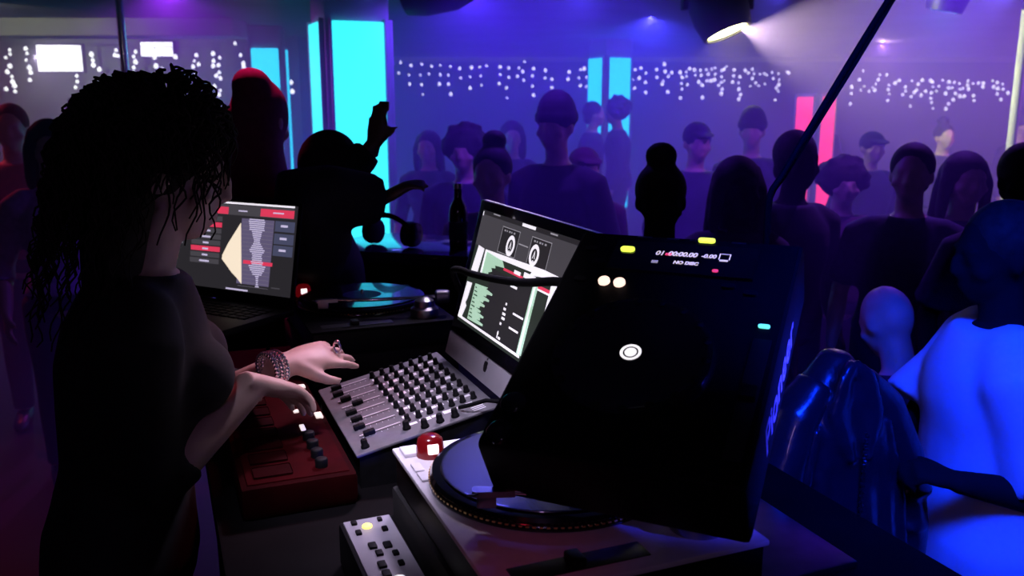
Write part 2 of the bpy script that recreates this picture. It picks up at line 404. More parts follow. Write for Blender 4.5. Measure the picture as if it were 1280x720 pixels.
light_pillar('twin-strip cyan lit pillar between fairy light curtains at the end of the hall', 1.32, 12.2, .42, math.radians(28), 'cyan_light_far', .3, 2.285, CEIL - .004)
light_pillar('small cyan lit pillar beside the hooded person and the bulkhead', -2.72, 10.1, .36, math.radians(8), 'cyan_light_mid', .3, 2.29, CEIL - .004)
light_pillar('pink lit short pillar behind the hanging cable', 2.77, 8.2, .235, math.radians(32), 'pink_light', .2, 1.765, 1.80)

# white TV screens in the alcove
for k, (x, z, w, h, lab) in enumerate(((-5.69, 2.255, .56, .32, 'larger blank white TV screen on the alcove wall, apart from the chrome pole'), (-4.46, 2.365, .40, .17, 'smaller blank white screen close beside the chrome pole, just under the bulkhead'))):
    r = thing('television', lab, 'screen', (x, 11.48, z))
    MB().box((-w / 2 - .02, -.05, -h / 2 - .02), (w / 2 + .02, .02, h / 2 + .02), .008).build('casing', M['black_plastic'], r)
    MB().box((-w / 2, -.056, -h / 2), (w / 2, -.051, h / 2), .002).build('display', M['screen_white'], r)

# poles
def pole(label, x, y, r, m, top=CEIL):
    o = thing('pole', label, 'pole', (x, y, 0))
    MB().lathe([(r * 2.6, 0), (r * 2.6, .012), (r * 1.4, .03), (r, .05)], 24).build('base_flange', M[m], o)
    MB().cyl((0, 0, .04), r, top - .08, 24).build('tube', M[m], o)
    MB().lathe([(r, top - .06), (r * 1.4, top - .03), (r * 2.6, top - .012), (r * 2.6, top - .001)], 24).build('ceiling_flange', M[m], o)
pole('slim chrome pole from floor to ceiling in front of the alcove', -2.22, 5.2, .022, 'chrome')
pole('pale pole at the edge of the hall past the last fairy lights', 3.53, 6.3, .03, 'bulkhead_paint')

# fairy light curtains
FAIRY = dict(
A=(16.8,[(-2.06,2.43),(-2.1,2.24),(-1.87,2.38),(-1.91,2.21),(-1.9,2.04),(-1.67,2.4),(-1.7,2.2),(-1.68,2.03),(-1.66,1.85),(-1.49,2.36),(-1.54,2.22),(-1.33,2.38),(-1.33,2.21),(-1.35,2.04),(-1.14,2.36),(-1.18,2.2),(-1.18,2.04),(-1.14,1.86),(-0.97,2.32),(-0.95,2.15),(-0.75,2.34),(-0.78,2.17),(-0.78,1.97),(-0.6,2.35),(-0.58,2.19),(-0.57,2.02),(-0.47,2.37),(-0.22,2.35),(-0.22,2.21),(-0.24,2.05),(-0.06,2.33),(-0.06,2.16),(-0.1,1.97),(-0.09,1.79)]),
B1=(16.8,[(0.23,2.44),(0.13,2.33),(0.2,2.27),(0.1,2.18),(0.22,2.11),(0.4,2.32),(0.38,2.19),(0.38,2.0),(0.4,1.84),(0.62,2.29),(0.61,2.15),(0.74,2.13),(0.74,1.98),(1.06,2.26),(1.04,2.13),(1.27,2.3),(1.34,2.32),(1.24,2.15),(1.39,2.16),(1.27,2.01),(1.38,1.99)]),
B2=(16.8,[(2.28,2.3),(2.24,2.12),(2.28,1.97),(2.21,1.8),(2.39,2.33),(2.36,2.15),(2.48,2.24),(2.48,2.07),(2.49,1.89),(2.68,2.3),(2.69,2.16),(2.82,2.4),(2.84,2.27),(2.9,2.18),(2.96,2.25),(2.81,2.09),(2.9,1.9),(2.79,2.04),(3.12,2.25),(3.16,2.16),(3.15,2.05),(3.16,1.95),(3.14,1.79)]),
C1=(16.8,[(3.13,2.25),(3.16,2.16),(3.15,2.05),(3.16,1.95),(3.14,1.79),(3.29,2.32),(3.23,2.26),(3.24,2.18),(3.26,2.03),(3.38,2.3),(3.4,2.2),(3.49,2.29),(3.51,2.2),(3.47,2.08),(3.54,2.02),(3.55,1.8),(3.6,2.3),(3.64,2.22),(3.62,2.1),(3.69,2.1),(3.76,2.12),(3.7,2.31),(3.76,2.33),(3.77,2.22)]),
C2=(16.8,[(3.97,2.36),(3.89,2.29),(3.93,2.31),(3.89,2.17),(3.94,2.1),(3.89,2.07),(3.84,2.02),(3.91,1.95),(3.9,1.87),(4.12,2.3),(4.11,2.19),(4.1,2.08),(4.23,2.17),(4.21,2.06),(4.22,1.95),(4.26,1.85),(4.23,1.77),(4.32,2.29),(4.38,2.24),(4.45,2.31),(4.49,2.23),(4.46,2.14),(4.43,2.0),(4.6,2.22),(4.68,2.23),(4.73,2.2),(4.53,2.06),(4.59,2.01),(4.7,2.04),(4.82,2.25),(4.94,2.23),(4.85,2.14),(4.96,2.12),(4.96,2.03),(4.92,1.97),(4.96,1.91),(4.91,1.75),(5.1,2.26),(5.14,2.24)]),
D1=(16.8,[(6.51,2.28),(6.45,2.12),(6.32,1.99),(6.32,1.87),(6.32,1.68),(6.55,2.0),(6.49,1.93),(6.65,1.91),(6.82,2.21),(6.8,2.12),(6.76,2.04),(6.71,1.98),(6.75,1.93),(6.95,2.21),(7.01,2.02),(7.0,1.94),(7.03,1.86),(7.01,1.74),(7.12,2.06),(7.19,2.11),(7.32,1.99),(7.33,1.91),(7.28,1.85)]),
D2=(16.8,[(7.43,2.1),(7.55,2.04),(7.53,1.93),(7.49,1.89),(7.44,1.81),(7.44,1.64),(7.62,1.84),(7.62,2.11),(7.77,2.11),(7.81,2.08),(7.7,1.91),(7.81,1.88),(7.9,1.91),(7.81,1.78),(7.83,1.7),(7.87,1.6),(7.83,1.99),(7.94,2.0),(8.0,2.11),(8.12,1.97),(8.23,1.76),(8.15,1.68),(8.11,1.59),(8.08,1.87)]),
D3=(16.8,[(8.12,2.08),(8.22,2.07),(8.32,2.05),(8.19,1.97),(8.33,1.95),(8.39,1.96),(8.26,1.87),(8.35,1.82),(8.43,1.82),(8.47,2.1),(8.47,2.02),(8.5,1.95),(8.57,2.05),(8.67,2.06),(8.76,2.06),(8.76,1.99),(8.6,1.83),(8.62,1.74),(8.93,2.1),(9.02,2.07),(9.12,2.04),(8.96,1.99),(9.04,1.96),(9.14,1.95),(9.04,1.86),(9.24,1.88),(9.12,1.76)]),
L1=(11.3,[(-6.23,2.35),(-6.29,2.26),(-6.23,2.3),(-6.25,2.16),(-6.29,2.09),(-6.24,2.03),(-6.24,1.97),(-6.22,1.92),(-6.33,1.88),(-6.22,1.85),(-6.03,2.37),(-6.02,2.31),(-6.04,2.23),(-6.01,2.14),(-6.0,2.08),(-6.02,1.99)]),
L2=(11.3,[(-5.22,2.3),(-5.21,2.23),(-5.21,2.17),(-5.14,2.12),(-5.43,2.04),(-5.43,1.97),(-5.46,1.9),(-4.91,2.35),(-4.93,2.29),(-4.89,2.28)]),
L3=(11.3,[(-4.67,2.33),(-4.7,2.27),(-4.68,2.21),(-4.71,2.14),(-4.72,2.08),(-4.44,2.26),(-4.43,2.16),(-4.36,2.12),(-4.18,2.27),(-3.92,2.29),(-3.9,2.18),(-3.97,2.15),(-3.94,2.07),(-3.93,1.97),(-3.92,1.9),(-3.95,2.22)]),
L4=(11.3,[(-3.71,2.31),(-3.63,2.26),(-3.71,2.22),(-3.72,2.16),(-3.65,2.17),(-3.65,2.08),(-3.69,2.04),(-3.64,2.01),(-3.72,1.91),(-3.65,1.86),(-3.67,1.81),(-3.43,2.43),(-3.37,2.29),(-3.34,2.19),(-3.33,2.13),(-3.34,2.15)]),
L5=(11.3,[(-2.76,1.96),(-2.75,1.85)]),
)
FL = {'A': 'fairy light curtain on the back wall next to the tall cyan pillar', 'B1': 'fairy light curtain with scattered bulbs ending at the twin-strip cyan pillar',
 'B2': 'short fairy light curtain starting just past the twin-strip cyan pillar', 'C1': 'dense fairy light curtain midway between the twin-strip pillar and pink pillar', 'C2': 'fairy light curtain ending above the pink pillar',
 'D1': 'sparse fairy light curtain just past the hanging cable', 'D2': 'fairy light curtain with low drops in the middle past the cable', 'D3': 'dense fairy light curtain beside the pale pole at the hall edge',
 'L1': 'fairy light drops at the far alcove end before the larger TV screen', 'L2': 'fairy light drops between the larger TV screen and chrome pole', 'L3': 'fairy light drops around and past the smaller white screen',
 'L4': 'thick fairy light drops beside the hooded head', 'L5': 'two lone fairy lights between the small and tall cyan pillars'}
bulb_me = None
for key, (Y, pts) in FAIRY.items():
    xs = [p[0] for p in pts]; top = max(p[1] for p in pts) + .05; top = min(top, CEIL - .1)
    if key == 'L5': top = CEIL - .02
    r = thing('fairy_light_string', FL[key], 'fairy lights', ((min(xs) + max(xs)) / 2, Y, top), group='fairy light curtains'); ox = r.location.x
    w = MB(); w.tube([(min(xs) - ox - .05, 0, .01), ((min(xs) + max(xs)) / 2 - ox, 0, 0), (max(xs) - ox + .05, 0, .01)], .004, 6)
    small = Y < 12
    for (x, z) in pts:
        w.tube([(x - ox, .003, 0), (x - ox, .003, z - top)], .0022, 4)
    w.build('cable', M['wire_black'], r)
    if bulb_me is None or (small and not bulb_me.name.startswith('near')):
        b0 = MB().lathe([(.008, .03), (.016, .02), (.03, .004), (.034, -.008), (.026, -.026), (.008, -.036)], 10).mesh('near_bulb' if small else 'bulb'); b0.materials.append(M['bulb_glow_near' if small else 'bulb_glow']); bulb_me = b0
    for (x, z) in pts:
        o = bpy.data.objects.new('bulb', bulb_me); C.objects.link(o); o.parent = r; o.location = (x - ox, -.012, z - top)
        k = random.uniform(.6, 1.05) * (.85 if small else .92); o.scale = (k, k, k * 1.1)

# ceiling fixtures
def moving_head(label, x, y, z, head_rot, lens_m, big=1.):
    r = thing('stage_light', label, 'stage light', (x, y, CEIL))
    MB().box((-.14, -.14, -.07), (.14, .14, -.001), .015).build('base', M['black_plastic'], r)
    yk = MB(); yw_ = .16 if big < 1.35 else .215
    for sx in (-1, 1): yk.box((sx * yw_ - .018, -.05, z - CEIL - .04), (sx * yw_ + .018, .05, -.06), .008)
    yk.box((-yw_ - .018, -.05, -.1), (yw_ + .018, .05, -.06), .008); yk.build('yoke', M['black_plastic'], r)
    mx = Matrix.Translation((0, 0, z - CEIL)) @ Euler(head_rot).to_matrix().to_4x4() @ Matrix.Scale(big, 4)
    MB().lathe([(.05, .17), (.11, .16), (.135, .08), (.135, -.06), (.12, -.13), (.115, -.15), (.1, -.15), (.1, -.13)], 28).build('head', M['black_plastic'], r, mx=mx)
    MB().lathe([(.096, -.125), (.1, -.135), (.06, -.142), (.01, -.145)], 28).build('lens', M[lens_m], r, mx=mx)
    return r
mk('lens_warm', (.9, .9, .7), .2, emit=(1, .95, .45), estr=30); mk('lens_cyan', (.2, .8, .9), .2, emit=(.05, .55, 1), estr=25); mk('lens_off', (.02, .02, .03), .1)
moving_head('dark stage light with a glowing yellow-white lens above the crowd', 1.36, 6.1, 2.36, (math.radians(-13), math.radians(-20), 0), 'lens_warm', 1.4)
moving_head('stage light shining cyan blue, half out of view near the hanging cable', 2.95, 6.2, 2.47, (math.radians(8), math.radians(10), 0), 'lens_cyan')
moving_head('dark unlit stage light hanging over the middle of the crowd', -.46, 5.5, 2.415, (math.radians(80), 0, math.radians(80)), 'lens_off', 1.3)

# ------------------------------------------------------------------ lights
def lamp(kind, name, loc, col, e, size=.1, target=None, spot=60, blend=.6):
    l = bpy.data.lights.new(name, kind); l.color = col; l.energy = e
    if kind in ('POINT', 'SPOT'): l.shadow_soft_size = size
    if kind == 'SPOT': l.spot_size = math.radians(spot); l.spot_blend = blend
    if kind == 'AREA': l.size = size
    o = bpy.data.objects.new(name, l); C.objects.link(o); o.location = loc
    if target: o.rotation_euler = (V(target) - V(loc)).to_track_quat('-Z', 'Y').to_euler()
    return o
lamp('SPOT', 'hall blue wash', (-.3, 6.5, 2.5), (.10, .03, 1), 85, 0, (-.3, 7.1, 0), 172, .4)
lamp('SPOT', 'hall blue beam', (1.3, 8.6, 2.5), (.06, .07, 1), 150, 0, (1.3, 8.4, 0), 172, .4)
lamp('SPOT', 'near haze fill', (.2, 4.0, 2.5), (.13, .025, 1), 105, 0, (.2, 4.4, 0), 140, .6)  # added lamp without a fixture, brightens the haze before the crowd
lamp('SPOT', 'near haze fill', (1.9, 4.0, 2.5), (.22, .05, 1), 120, 0, (1.9, 4.4, 0), 140, .6)  # second added lamp for the near haze, farther across the hall
lamp('SPOT', 'cyan beam', (2.95, 6.3, 2.36), (.035, .26, 1), 2300, 0, (3.6, 9, 2.0), 140, .7)
lamp('SPOT', 'warm beam', (1.52, 6.05, 2.19), (1, .95, .65), 380, 0, (2.9, 6.6, 2.1), 80, .9)
lamp('SPOT', 'violet wash', (4.6, 6.6, 2.5), (.5, .13, 1), 190, 0, (4.6, 7.6, 0), 172, .4)
lamp('SPOT', 'far violet wash', (5.2, 12.8, 2.5), (.4, .18, 1), 120, 0, (5.2, 11, 0), 165, .5)
lamp('SPOT', 'magenta wash', (-2.4, 6.4, 2.5), (.38, .03, .8), 85, 0, (-2.4, 7, 0), 170, .5)
lamp('SPOT', 'red crowd spot', (-3.6, 5, 2.4), (1, .05, .15), 50, 0, (-2.6, 4.6, 1.4), 55, .5)
lamp('SPOT', 'alcove wash', (-5.2, 9.9, 2.2), (.8, .8, 1), 90, 0, (-4.9, 11.5, 1.9), 140, .6)
lamp('SPOT', 'bulkhead wash', (-4.6, 7.2, 2.45), (.75, .65, 1), 60, 0, (-4.9, 9.0, 2.45), 100, .6)
lamp('SPOT', 'pink hood spot', (-.92, 3.15, 2.52), (1, .02, .22), 60, 0, (-.84, 2.84, 1.85), 30, .5)
lamp('SPOT', 'uv blue on shirt', (.55, .6, 2.48), (.002, .026, 1), 620, .35, (.97, 1.9, .98), 41, .4)
lamp('SPOT', 'uv blue on player side', (1.75, .5, 1.95), (.03, .03, 1), 420, .06, (.40, 1.10, 1.35), 12, .6)
lamp('SPOT', 'lilac desk fill', (.05, 2.55, 2.5), (.86, .68, 1), 130, .12, (-.2, 1.58, 1.12), 36, .7)  # added lamp over the mixer, no fixture of its own
lamp('SPOT', 'lilac desk fill', (-.30, .95, 2.4), (.8, .7, 1), 95, .1, (-.14, 1.42, 1.15), 29, .8)  # another added lamp, lifts the computer chin and turntable plate
lamp('SPOT', 'desk red', (-.2, 2.3, 2.4), (1, .03, .07), 22, .1, (-.46, 1.57, 1.1), 25, .7)
lamp('SPOT', 'red turntable fill', (-.35, .25, 1.9), (1, .02, .06), 1.6, .06, (.0, .90, 1.2), 14, .8)  # added spot that reddens the turntable plate, no fixture


for x in (-1.0, .5, 1.9): lamp('SPOT', 'high blue haze fill', (x, 6.4, 2.5), (.10, .10, 1), 330, 0, (x * 1.6, 16, 2.25), 34, .9)  # added lamps above the view, brighten the upper haze
for x in (3.6, 5.2): lamp('SPOT', 'high lavender haze fill', (x, 6.5, 2.5), (.24, .2, 1), 380, 0, (x * 1.4, 16, 2.25), 36, .9)  # added likewise, for the lavender side of the upper haze
lamp('SPOT', 'blue record fill', (-.12, 3.0, 2.25), (.10, .10, 1), 13, .1, (-.02, 1.23, 1.23), 9, .9)  # added lamp that makes the blue reflection on the vinyl
lamp('POINT', 'dim booth fill', (-.3, -1.3, 2.35), (.75, .42, 1), 5, .1)  # added fill behind the camera, tints the blacks violet

w = bpy.data.worlds.new('world'); bpy.context.scene.world = w; w.use_nodes = True
w.node_tree.nodes['Background'].inputs[0].default_value = (.0, .0, .0, 1); w.node_tree.nodes['Background'].inputs[1].default_value = 0
sc = bpy.context.scene
sc.view_settings.view_transform = 'Standard'; sc.view_settings.look = 'None'; sc.view_settings.exposure = 0; sc.view_settings.gamma = 1
# ------------------------------------------------------------------ the desk and its ledge
TZ = 1.05
desk = thing('dj_desk', 'long black desk carrying the mixer, turntables and red control surface', 'desk', D(0, 0, 0), (0, 0, DESK))
MB().box((-1.235, -.255, TZ - .045), (.8, .75, TZ), .006).build('desktop', M['table_black'], desk)
MB().box((-1.235, .71, .0), (.8, .745, TZ - .045)).build('front_panel', M['table_black'], desk)
for x in (-1.23, .76): MB().box((x, -.22, .0), (x + .035, .71, TZ - .045), .004).build('side_panel', M['table_black'], desk)
MB().box((-1.19, .66, .35), (.76, .7, .39), .004).build('shelf_rail', M['table_black'], desk)

ctr = thing('counter', 'glossy dark counter lit blue, holding the headphones and dark bottle', 'counter', (-.27, 2.985, 0), (0, 0, math.radians(-17)))
MB().box((-.33, -.2, 1.21), (.33, .2, 1.25), .006).build('counter_top', M['counter_gloss'], ctr)
MB().box((-.32, -.17, .0), (.32, .17, 1.21), .004).build('counter_body', M['table_black'], ctr)

# ------------------------------------------------------------------ turntables
def turntable(label, f, plate, pz=1.21, group=None):
    r = thing('turntable', label, 'turntable', D(f, 0, TZ), (0, 0, DESK), group)
    W, DP = .453, .353; h = pz - TZ
    MB().box((.004, .004, h - .062), (W - .004, DP - .004, h - .006), .006).build('plinth', M['black_plastic'], r)
    MB().box((-.002, -.002, .03), (W + .002, DP + .002, h - .062), .006).build('isolation_slab', M['rubber'], r)
    tp = MB().box((0, 0, h - .008), (W, DP, h), .003).build('top_plate', M[plate], r)
    for (x, y) in ((.05, .05), (W - .05, .05), (.05, DP - .05), (W - .05, DP - .05)):
        MB().lathe([(.026, 0), (.03, .006), (.03, .022), (.024, .031)], 20, Matrix.Translation((x, y, 0))).build('foot', M['rubber'], r)
    cx, cy = .186, .178
    T = Matrix.Translation((cx, cy, h))
    pl = MB().lathe([(.168, .002), (.168, .006), (.165, .010), (.166, .013), (.163, .018), (.15, .0195), (.01, .0195)], 72, T).build('platter', M['black_gloss' if plate != 'silver_plate' else 'black_gloss'], r)
    dots = MB()
    for k in range(120):
        a = 2 * PI * k / 120; dots.box((-.0012, -.0022, -.0012), (.0012, .0022, .0012), 0, T @ Matrix.Rotation(a, 4, 'Z') @ Matrix.Translation((.1672, 0, .008)))
    dots.build('strobe_dot_pattern', M['gold'], pl)
    MB().cyl((cx, cy, h + .0195), .0036, .016, 12, bev=.001).build('spindle', M['chrome'], r)
    # strobe lamp post
    st = MB().lathe([(.021, 0), (.021, .012), (.0185, .026), (.013, .031), (.004, .032)], 28, Matrix.Translation((.047, .047, h))).build('strobe_lamp', M['strobe_red'], r)
    MB().box((.0595, .038, h + .009), (.0705, .054, h + .0235), .002).build('strobe_window', M['strobe_white'], st)
    MB().box((.012, .008, h), (.046, .034, h + .006), .002).build('start_button', M[plate], r)
    for k in range(2): MB().box((.075 + k * .034, .008, h), (.104 + k * .034, .022, h + .004), .0015).build('speed_button', M[plate], r)
    pf = MB().box((W - .055, .03, h), (W - .022, .2, h + .0015), .0005).build('pitch_slot', M['logo_black'], r)
    MB().box((W - .052, .1, h + .001), (W - .025, .118, h + .012), .003).build('pitch_slider', M['black_plastic'], pf)
    # tonearm
    ax, ay = .392, .288
    arm = MB().lathe([(.034, 0), (.034, .02), (.026, .026), (.024, .04), (.01, .05)], 28, Matrix.Translation((ax, ay, h))).build('tonearm', M['steel'], r)
    tip = V((.297, .07, h + .045)) if plate == 'silver_plate' else V((.33, .075, h + .045))
    pv = V((ax, ay, h + .048)); d = (tip - pv)
    bend = V((.012, 0, 0))
    MB().tube([pv - d * .12, pv, pv + d * .3 + bend * .6, pv + d * .6 + bend, pv + d * .82 + bend * .5, tip], .0045, 12).build('arm_tube', M['chrome'], arm)
    cwm = basis((0, 0, 1), d.cross(V((0, 0, 1))), pv - d * .3)
    MB().tube([pv - d * .12, pv - d * .14, pv - d * .26, pv - d * .28], [.012, .017, .017, .013], 20).build('counterweight', M['steel'], arm)
    dn = d.normalized(); hs = basis(dn, V((0, 0, 1)).cross(dn), tip)
    MB().prism([(-.012, -.006), (.004, -.008), (.038, -.009), (.042, -.006), (.042, .006), (.038, .009), (.004, .008), (-.012, .006)], -.005, .003, hs).box((.012, -.006, -.02), (.036, .006, -.005), .001, hs).tube([(.034, .008, 0), (.04, .018, .003), (.046, .024, .006)], .0014, 6, mx=hs).build('headshell', M['steel'], arm)
    return r
turntable('silver-topped turntable with a red glowing lamp post under the tilted CD player', 0, 'silver_plate', group='turntables on the desk')
turntable('dark turntable with a red power lamp between the laptop and mixer', -1.19, 'dark_plate', group='turntables on the desk')
# power lamp on the dark one comes with its strobe post; records lie on the platters
def record(label, f):
    r = thing('vinyl_record', label, 'record', D(f, 0, 1.21 + .0197) + FV * .186 + UV * .178, (0, 0, DESK), 'records on the turntables')
    prof = [(.004, 0), (.151, 0), (.1515, .0008), (.151, .0018), (.148, .0022)]
    for k in range(34): prof.append((.146 - k * .0026, .0020 + (.00025 if k % 2 else 0)))
    prof += [(.052, .0018), (.004, .0018)]
    MB().lathe(prof, 96).build('disc', M['vinyl'], r)
    MB().lathe([(.004, .0019), (.05, .0019), (.05, .0022), (.004, .0022)], 48).build('label_sticker', M['record_label'], r)
record('black vinyl record on the silver-topped turntable, shining blue', 0)
record('black vinyl record on the dark turntable in front of the laptop', -1.19)

# ------------------------------------------------------------------ mixer
mx_ = thing('mixing_console', 'silver mixing desk full of black knobs and faders below the all-in-one computer', 'mixer', D(-.605, -.005, TZ), (0, 0, DESK))
tilt = math.radians(12); MW, MD = .385, .268
MT = Matrix.Translation((0, 0, .062)) @ Matrix.Rotation(tilt, 4, 'X')
side = [(0, 0), (MD * math.cos(tilt), 0), (MD * math.cos(tilt), .06 + MD * math.sin(tilt)), (0, .06)]
MB().prism(side, 0, MW, Matrix(((0, 0, 1, 0), (1, 0, 0, 0), (0, 1, 0, 0), (0, 0, 0, 1)))).build('housing', M['black_plastic'], mx_)
MB().box((-.004, -.006, -.002), (MW + .004, MD + .004, .004), .003, MT).build('faceplate', M['mixer_plate'], mx_)
pr = MB(); sl = MB()
NC = 8
for c in range(NC):
    x = .03 + c * .041
    sl.rect(x - .0012, .016, x + .0012, .098, .0045, MT)
    pr.rect(x - .0085, .018, x - .0058, .098, .0046, MT)
    for q in range(7): pr.rect(x + .004, .022 + q * .0118, x + .0085, .0229 + q * .0118, .0046, MT)
    for q in range(6):
        y = .112 + q * .0235
        pr.rect(x + .0125 + .002 * ((c + q) % 2), y - .006, x + .0245 + .003 * ((c * q) % 2), y + .008 + .004 * ((c + q) % 3), .0046, MT)
for k in range(3): pr.rect(MW - .028 + k * .008, .225, MW - .0245 + k * .008, .25, .0048, MT)
sl.build('fader_slot_pattern', M['mixer_slot'], mx_); pr.build('print_pattern', M['mixer_print'], mx_)
knob = MB().lathe([(.0066, 0), (.0066, .0035), (.0053, .0045), (.0049, .0125), (.004, .014), (.001, .014)], 14).box((-.0006, .001, .0135), (.0006, .0046, .0144)).mesh('knob'); knob.materials.append(M['knob_black'])
fcap = MB().box((-.0065, -.011, 0), (.0065, .011, .009), .002).box((-.0062, -.0007, .0088), (.0062, .0007, .0096)).mesh('fader_cap'); fcap.materials.append(M['knob_black'])
for c in range(NC):
    x = .03 + c * .041
    for q in range(7):
        o = bpy.data.objects.new('knob', knob); C.objects.link(o); o.parent = mx_; o.matrix_local = MT @ Matrix.Translation((x, .111 + q * .0225, .004)) @ Matrix.Rotation(random.uniform(-2, 2), 4, 'Z')
    o = bpy.data.objects.new('fader_cap', fcap); C.objects.link(o); o.parent = mx_; o.matrix_local = MT @ Matrix.Translation((x, (.03, .026, .034, .05, .028, .03, .026, .036)[c], .004))
for (x, y) in ((.355, .016), (.338, .1), (.358, .13), (.358, .16), (.358, .19)):
    o = bpy.data.objects.new('knob', knob); C.objects.link(o); o.parent = mx_; o.matrix_local = MT @ Matrix.Translation((x + .012, y, .004)) @ Matrix.Scale(1.2, 4)
tube_ = MB().tube([(MW - .03, .205, .012), (MW - .008, .215, .02), (MW + .02, .245, .03), (MW + .04, .28, .02)], .004, 8, mx=MT).build('plugged_lead', M['wire_black'], mx_)

# red control surface along the front of the mixer
rc = thing('control_surface', 'red control surface with small lit buttons along the front of the mixer', 'controller', D(-.76, -.215, TZ), (0, 0, DESK))
MB().box((0, 0, .0), (.6, .195, .058), .012).build('case', M['red_dark'], rc)
MB().box((.012, .012, .055), (.588, .183, .0605), .003).build('top_panel', M['red_paint'], rc)
for (f, u, w, h) in ((-.656, -.039, .02, .014), (-.458, -.036, .03, .014), (-.581, -.079, .018, .01), (-.535, -.077, .012, .008), (-.498, -.075, .014, .01), (-.4, -.077, .028, .009), (-.36, -.077, .01, .006)):
    x, y = f + .76, u + .215
    MB().box((x - w / 2, y - h / 2, .059), (x + w / 2, y + h / 2, .064), .0015).build('lit_button', M['button_lit'], rc)
for k in range(9): MB().box((.03 + k * .062, .025, .06), (.075 + k * .062, .09, .0635), .004).build('pad', M['red_dark'], rc)
for k in range(4): MB().cyl((.42 + k * .045, .14, .06), .011, .016, 20, bev=.003).build('dial', M['knob_black'], rc)

# slim effects unit in front of the near turntable
fx = thing('effects_unit', 'slim silver effects unit with a yellow lamp lying below the silver turntable edge', 'effects unit', D(.03, -.092, TZ), (0, 0, DESK))
MB().box((0, 0, 0), (.28, .082, .068), .006).build('case', M['black_plastic'], fx)
MB().box((.006, .006, .066), (.274, .076, .0705), .002).build('face', M['unit_face'], fx)
MB().lathe([(.0072, 0), (.0072, .003), (.004, .005)], 18, Matrix.Translation((.034, .036, .07))).build('yellow_lamp', M['yellow_led'], fx)
MB().lathe([(.009, 0), (.009, .003), (.004, .005)], 18, Matrix.Translation((.194, .042, .07))).build('white_lamp', M['white_led'], fx)
for k, (x, y, w) in enumerate(((.018, .02, .012), (.02, .058, .01), (.05, .02, .012), (.052, .058, .012), (.095, .03, .016), (.1, .05, .016), (.118, .034, .014), (.126, .055, .012), (.15, .03, .016), (.155, .055, .012), (.175, .03, .016), (.21, .022, .014), (.235, .04, .016))):
    MB().box((x - w / 2, y - w * .35, .07), (x + w / 2, y + w * .35, .0745), .0015).build('push_button', M['knob_black'], fx)

# ------------------------------------------------------------------ all-in-one computer (screen facing the DJ)
im = thing('desktop_computer', 'silver all-in-one computer showing two decks and a green track list', 'computer')
th = math.radians(15)
SX = FV; SY = (UV * math.sin(th) + V((0, 0, math.cos(th)))); SN = SX.cross(SY)       # SN points to the DJ (towards -u)
org = D(-.516, .3424, 1.503)                                                         # top edge of the lit screen, at the DJ's far end
im.matrix_world = basis(SX, SY, org)                                                 # local: x along, y up the screen (0 at the top), z out of the glass
sw, shh = .476, .243
MB().box((-.03, -.325, -.022), (sw + .03, .022, -.0045), .006).build('back_shell', M['aluminium'], im)
MB().box((-.028, -shh - .03, -.006), (sw + .028, .02, -.0006), .0025).build('glass_front', M['black_gloss'], im)
ch = MB().box((-.028, -.325, -.007), (sw + .028, -shh - .031, .0), .003).build('chin', M['aluminium'], im)
# apple-shaped emblem
ap = [(0, .011), (.003, .0125), (.0065, .012), (.009, .0095), (.0075, .007), (.007, .004), (.009, .0015), (.0075, -.004), (.0045, -.0085), (.002, -.009), (0, -.008), (-.002, -.009), (-.0045, -.0085), (-.008, -.004), (-.0095, .002), (-.0085, .008), (-.0055, .012), (-.0025, .0122)]
AM = Matrix.Translation((.208, -.293, .0)); lg = MB().prism([(x * 1.0, y * 1.0) for x, y in ap], .0, .0008, AM)
lg.prism([(0, .0145), (.001, .018), (.0045, .0205), (.005, .018), (.003, .0155)], .0, .0008, AM); lg.build('emblem', M['logo_black'], ch)
# stand
HB = D(-.278, .36, TZ)
Mi = im.matrix_world.inverted()
pts = [D(-.278, .372, 1.34), D(-.278, .43, 1.27), D(-.278, .445, 1.18), D(-.278, .44, TZ + .006)]
MB().tube([Mi @ p for p in pts], [(.07, .006), (.075, .006), (.08, .006), (.085, .005)], 12, Mi.to_3x3() @ (-UV)).build('stand_neck', M['aluminium'], im)
MB().box((-.1, -.17, .0), (.1, .06, .008), .003, Mi @ (Matrix.Translation(D(-.278, .44, TZ + .0005)) @ Matrix.Rotation(DESK, 4, 'Z'))).build('stand_foot', M['aluminium'], im)
# picture on the screen
scr = MB().rect(0, -shh, sw, 0, .0003).build('screen', M['scr_list'], im)
def P2(pts, z): return [(x, -y, z) for x, y in pts]
Lr = {}
def add(key, pts, z=.0008): Lr.setdefault(key, MB()).poly(P2(pts, z))
def addr(key, x0, y0, x1, y1, z=.0008): add(key, [(x0, y0), (x1, y0), (x1, y1), (x0, y1)], z)
addr('scr_grey', .0, .0, sw, .076, .0005)
addr('scr_dark', .0, .0, sw, .009, .0006)
addr('scr_dark', .125, .108, .325, .232, .0006)
add('scr_white', [(.022, .0747), (.058, .0775), (.05, .1325), (.012, .1325)])
add('scr_mint', [(.0698, .0787), (.165, .0837), (.183, .0966), (.135, .1), (.14, .105), (.118, .108), (.127, .114), (.108, .119), (.114, .1245), (.1, .1295), (.0696, .1305)])
add('scr_white', [(.066, .077), (.36, .069), (.4337, .0705), (.4296, .0748), (.3046, .0887), (.31, .082), (.1522, .0845), (.075, .0805), (.074, .131), (.066, .131)], .001)
addr('scr_red', .181, .0965, .278, .1014); addr('scr_white', .234, .091, .265, .098, .0012); addr('scr_white', .28, .087, .333, .097, .0012)
add('scr_white', [(.0058, .157), (.036, .1555), (.03, .19), (.024, .2), (.034, .206), (.022, .2325), (.0, .2335)])
g = [(.0548, .1525), (.128, .1479), (.118, .152)]
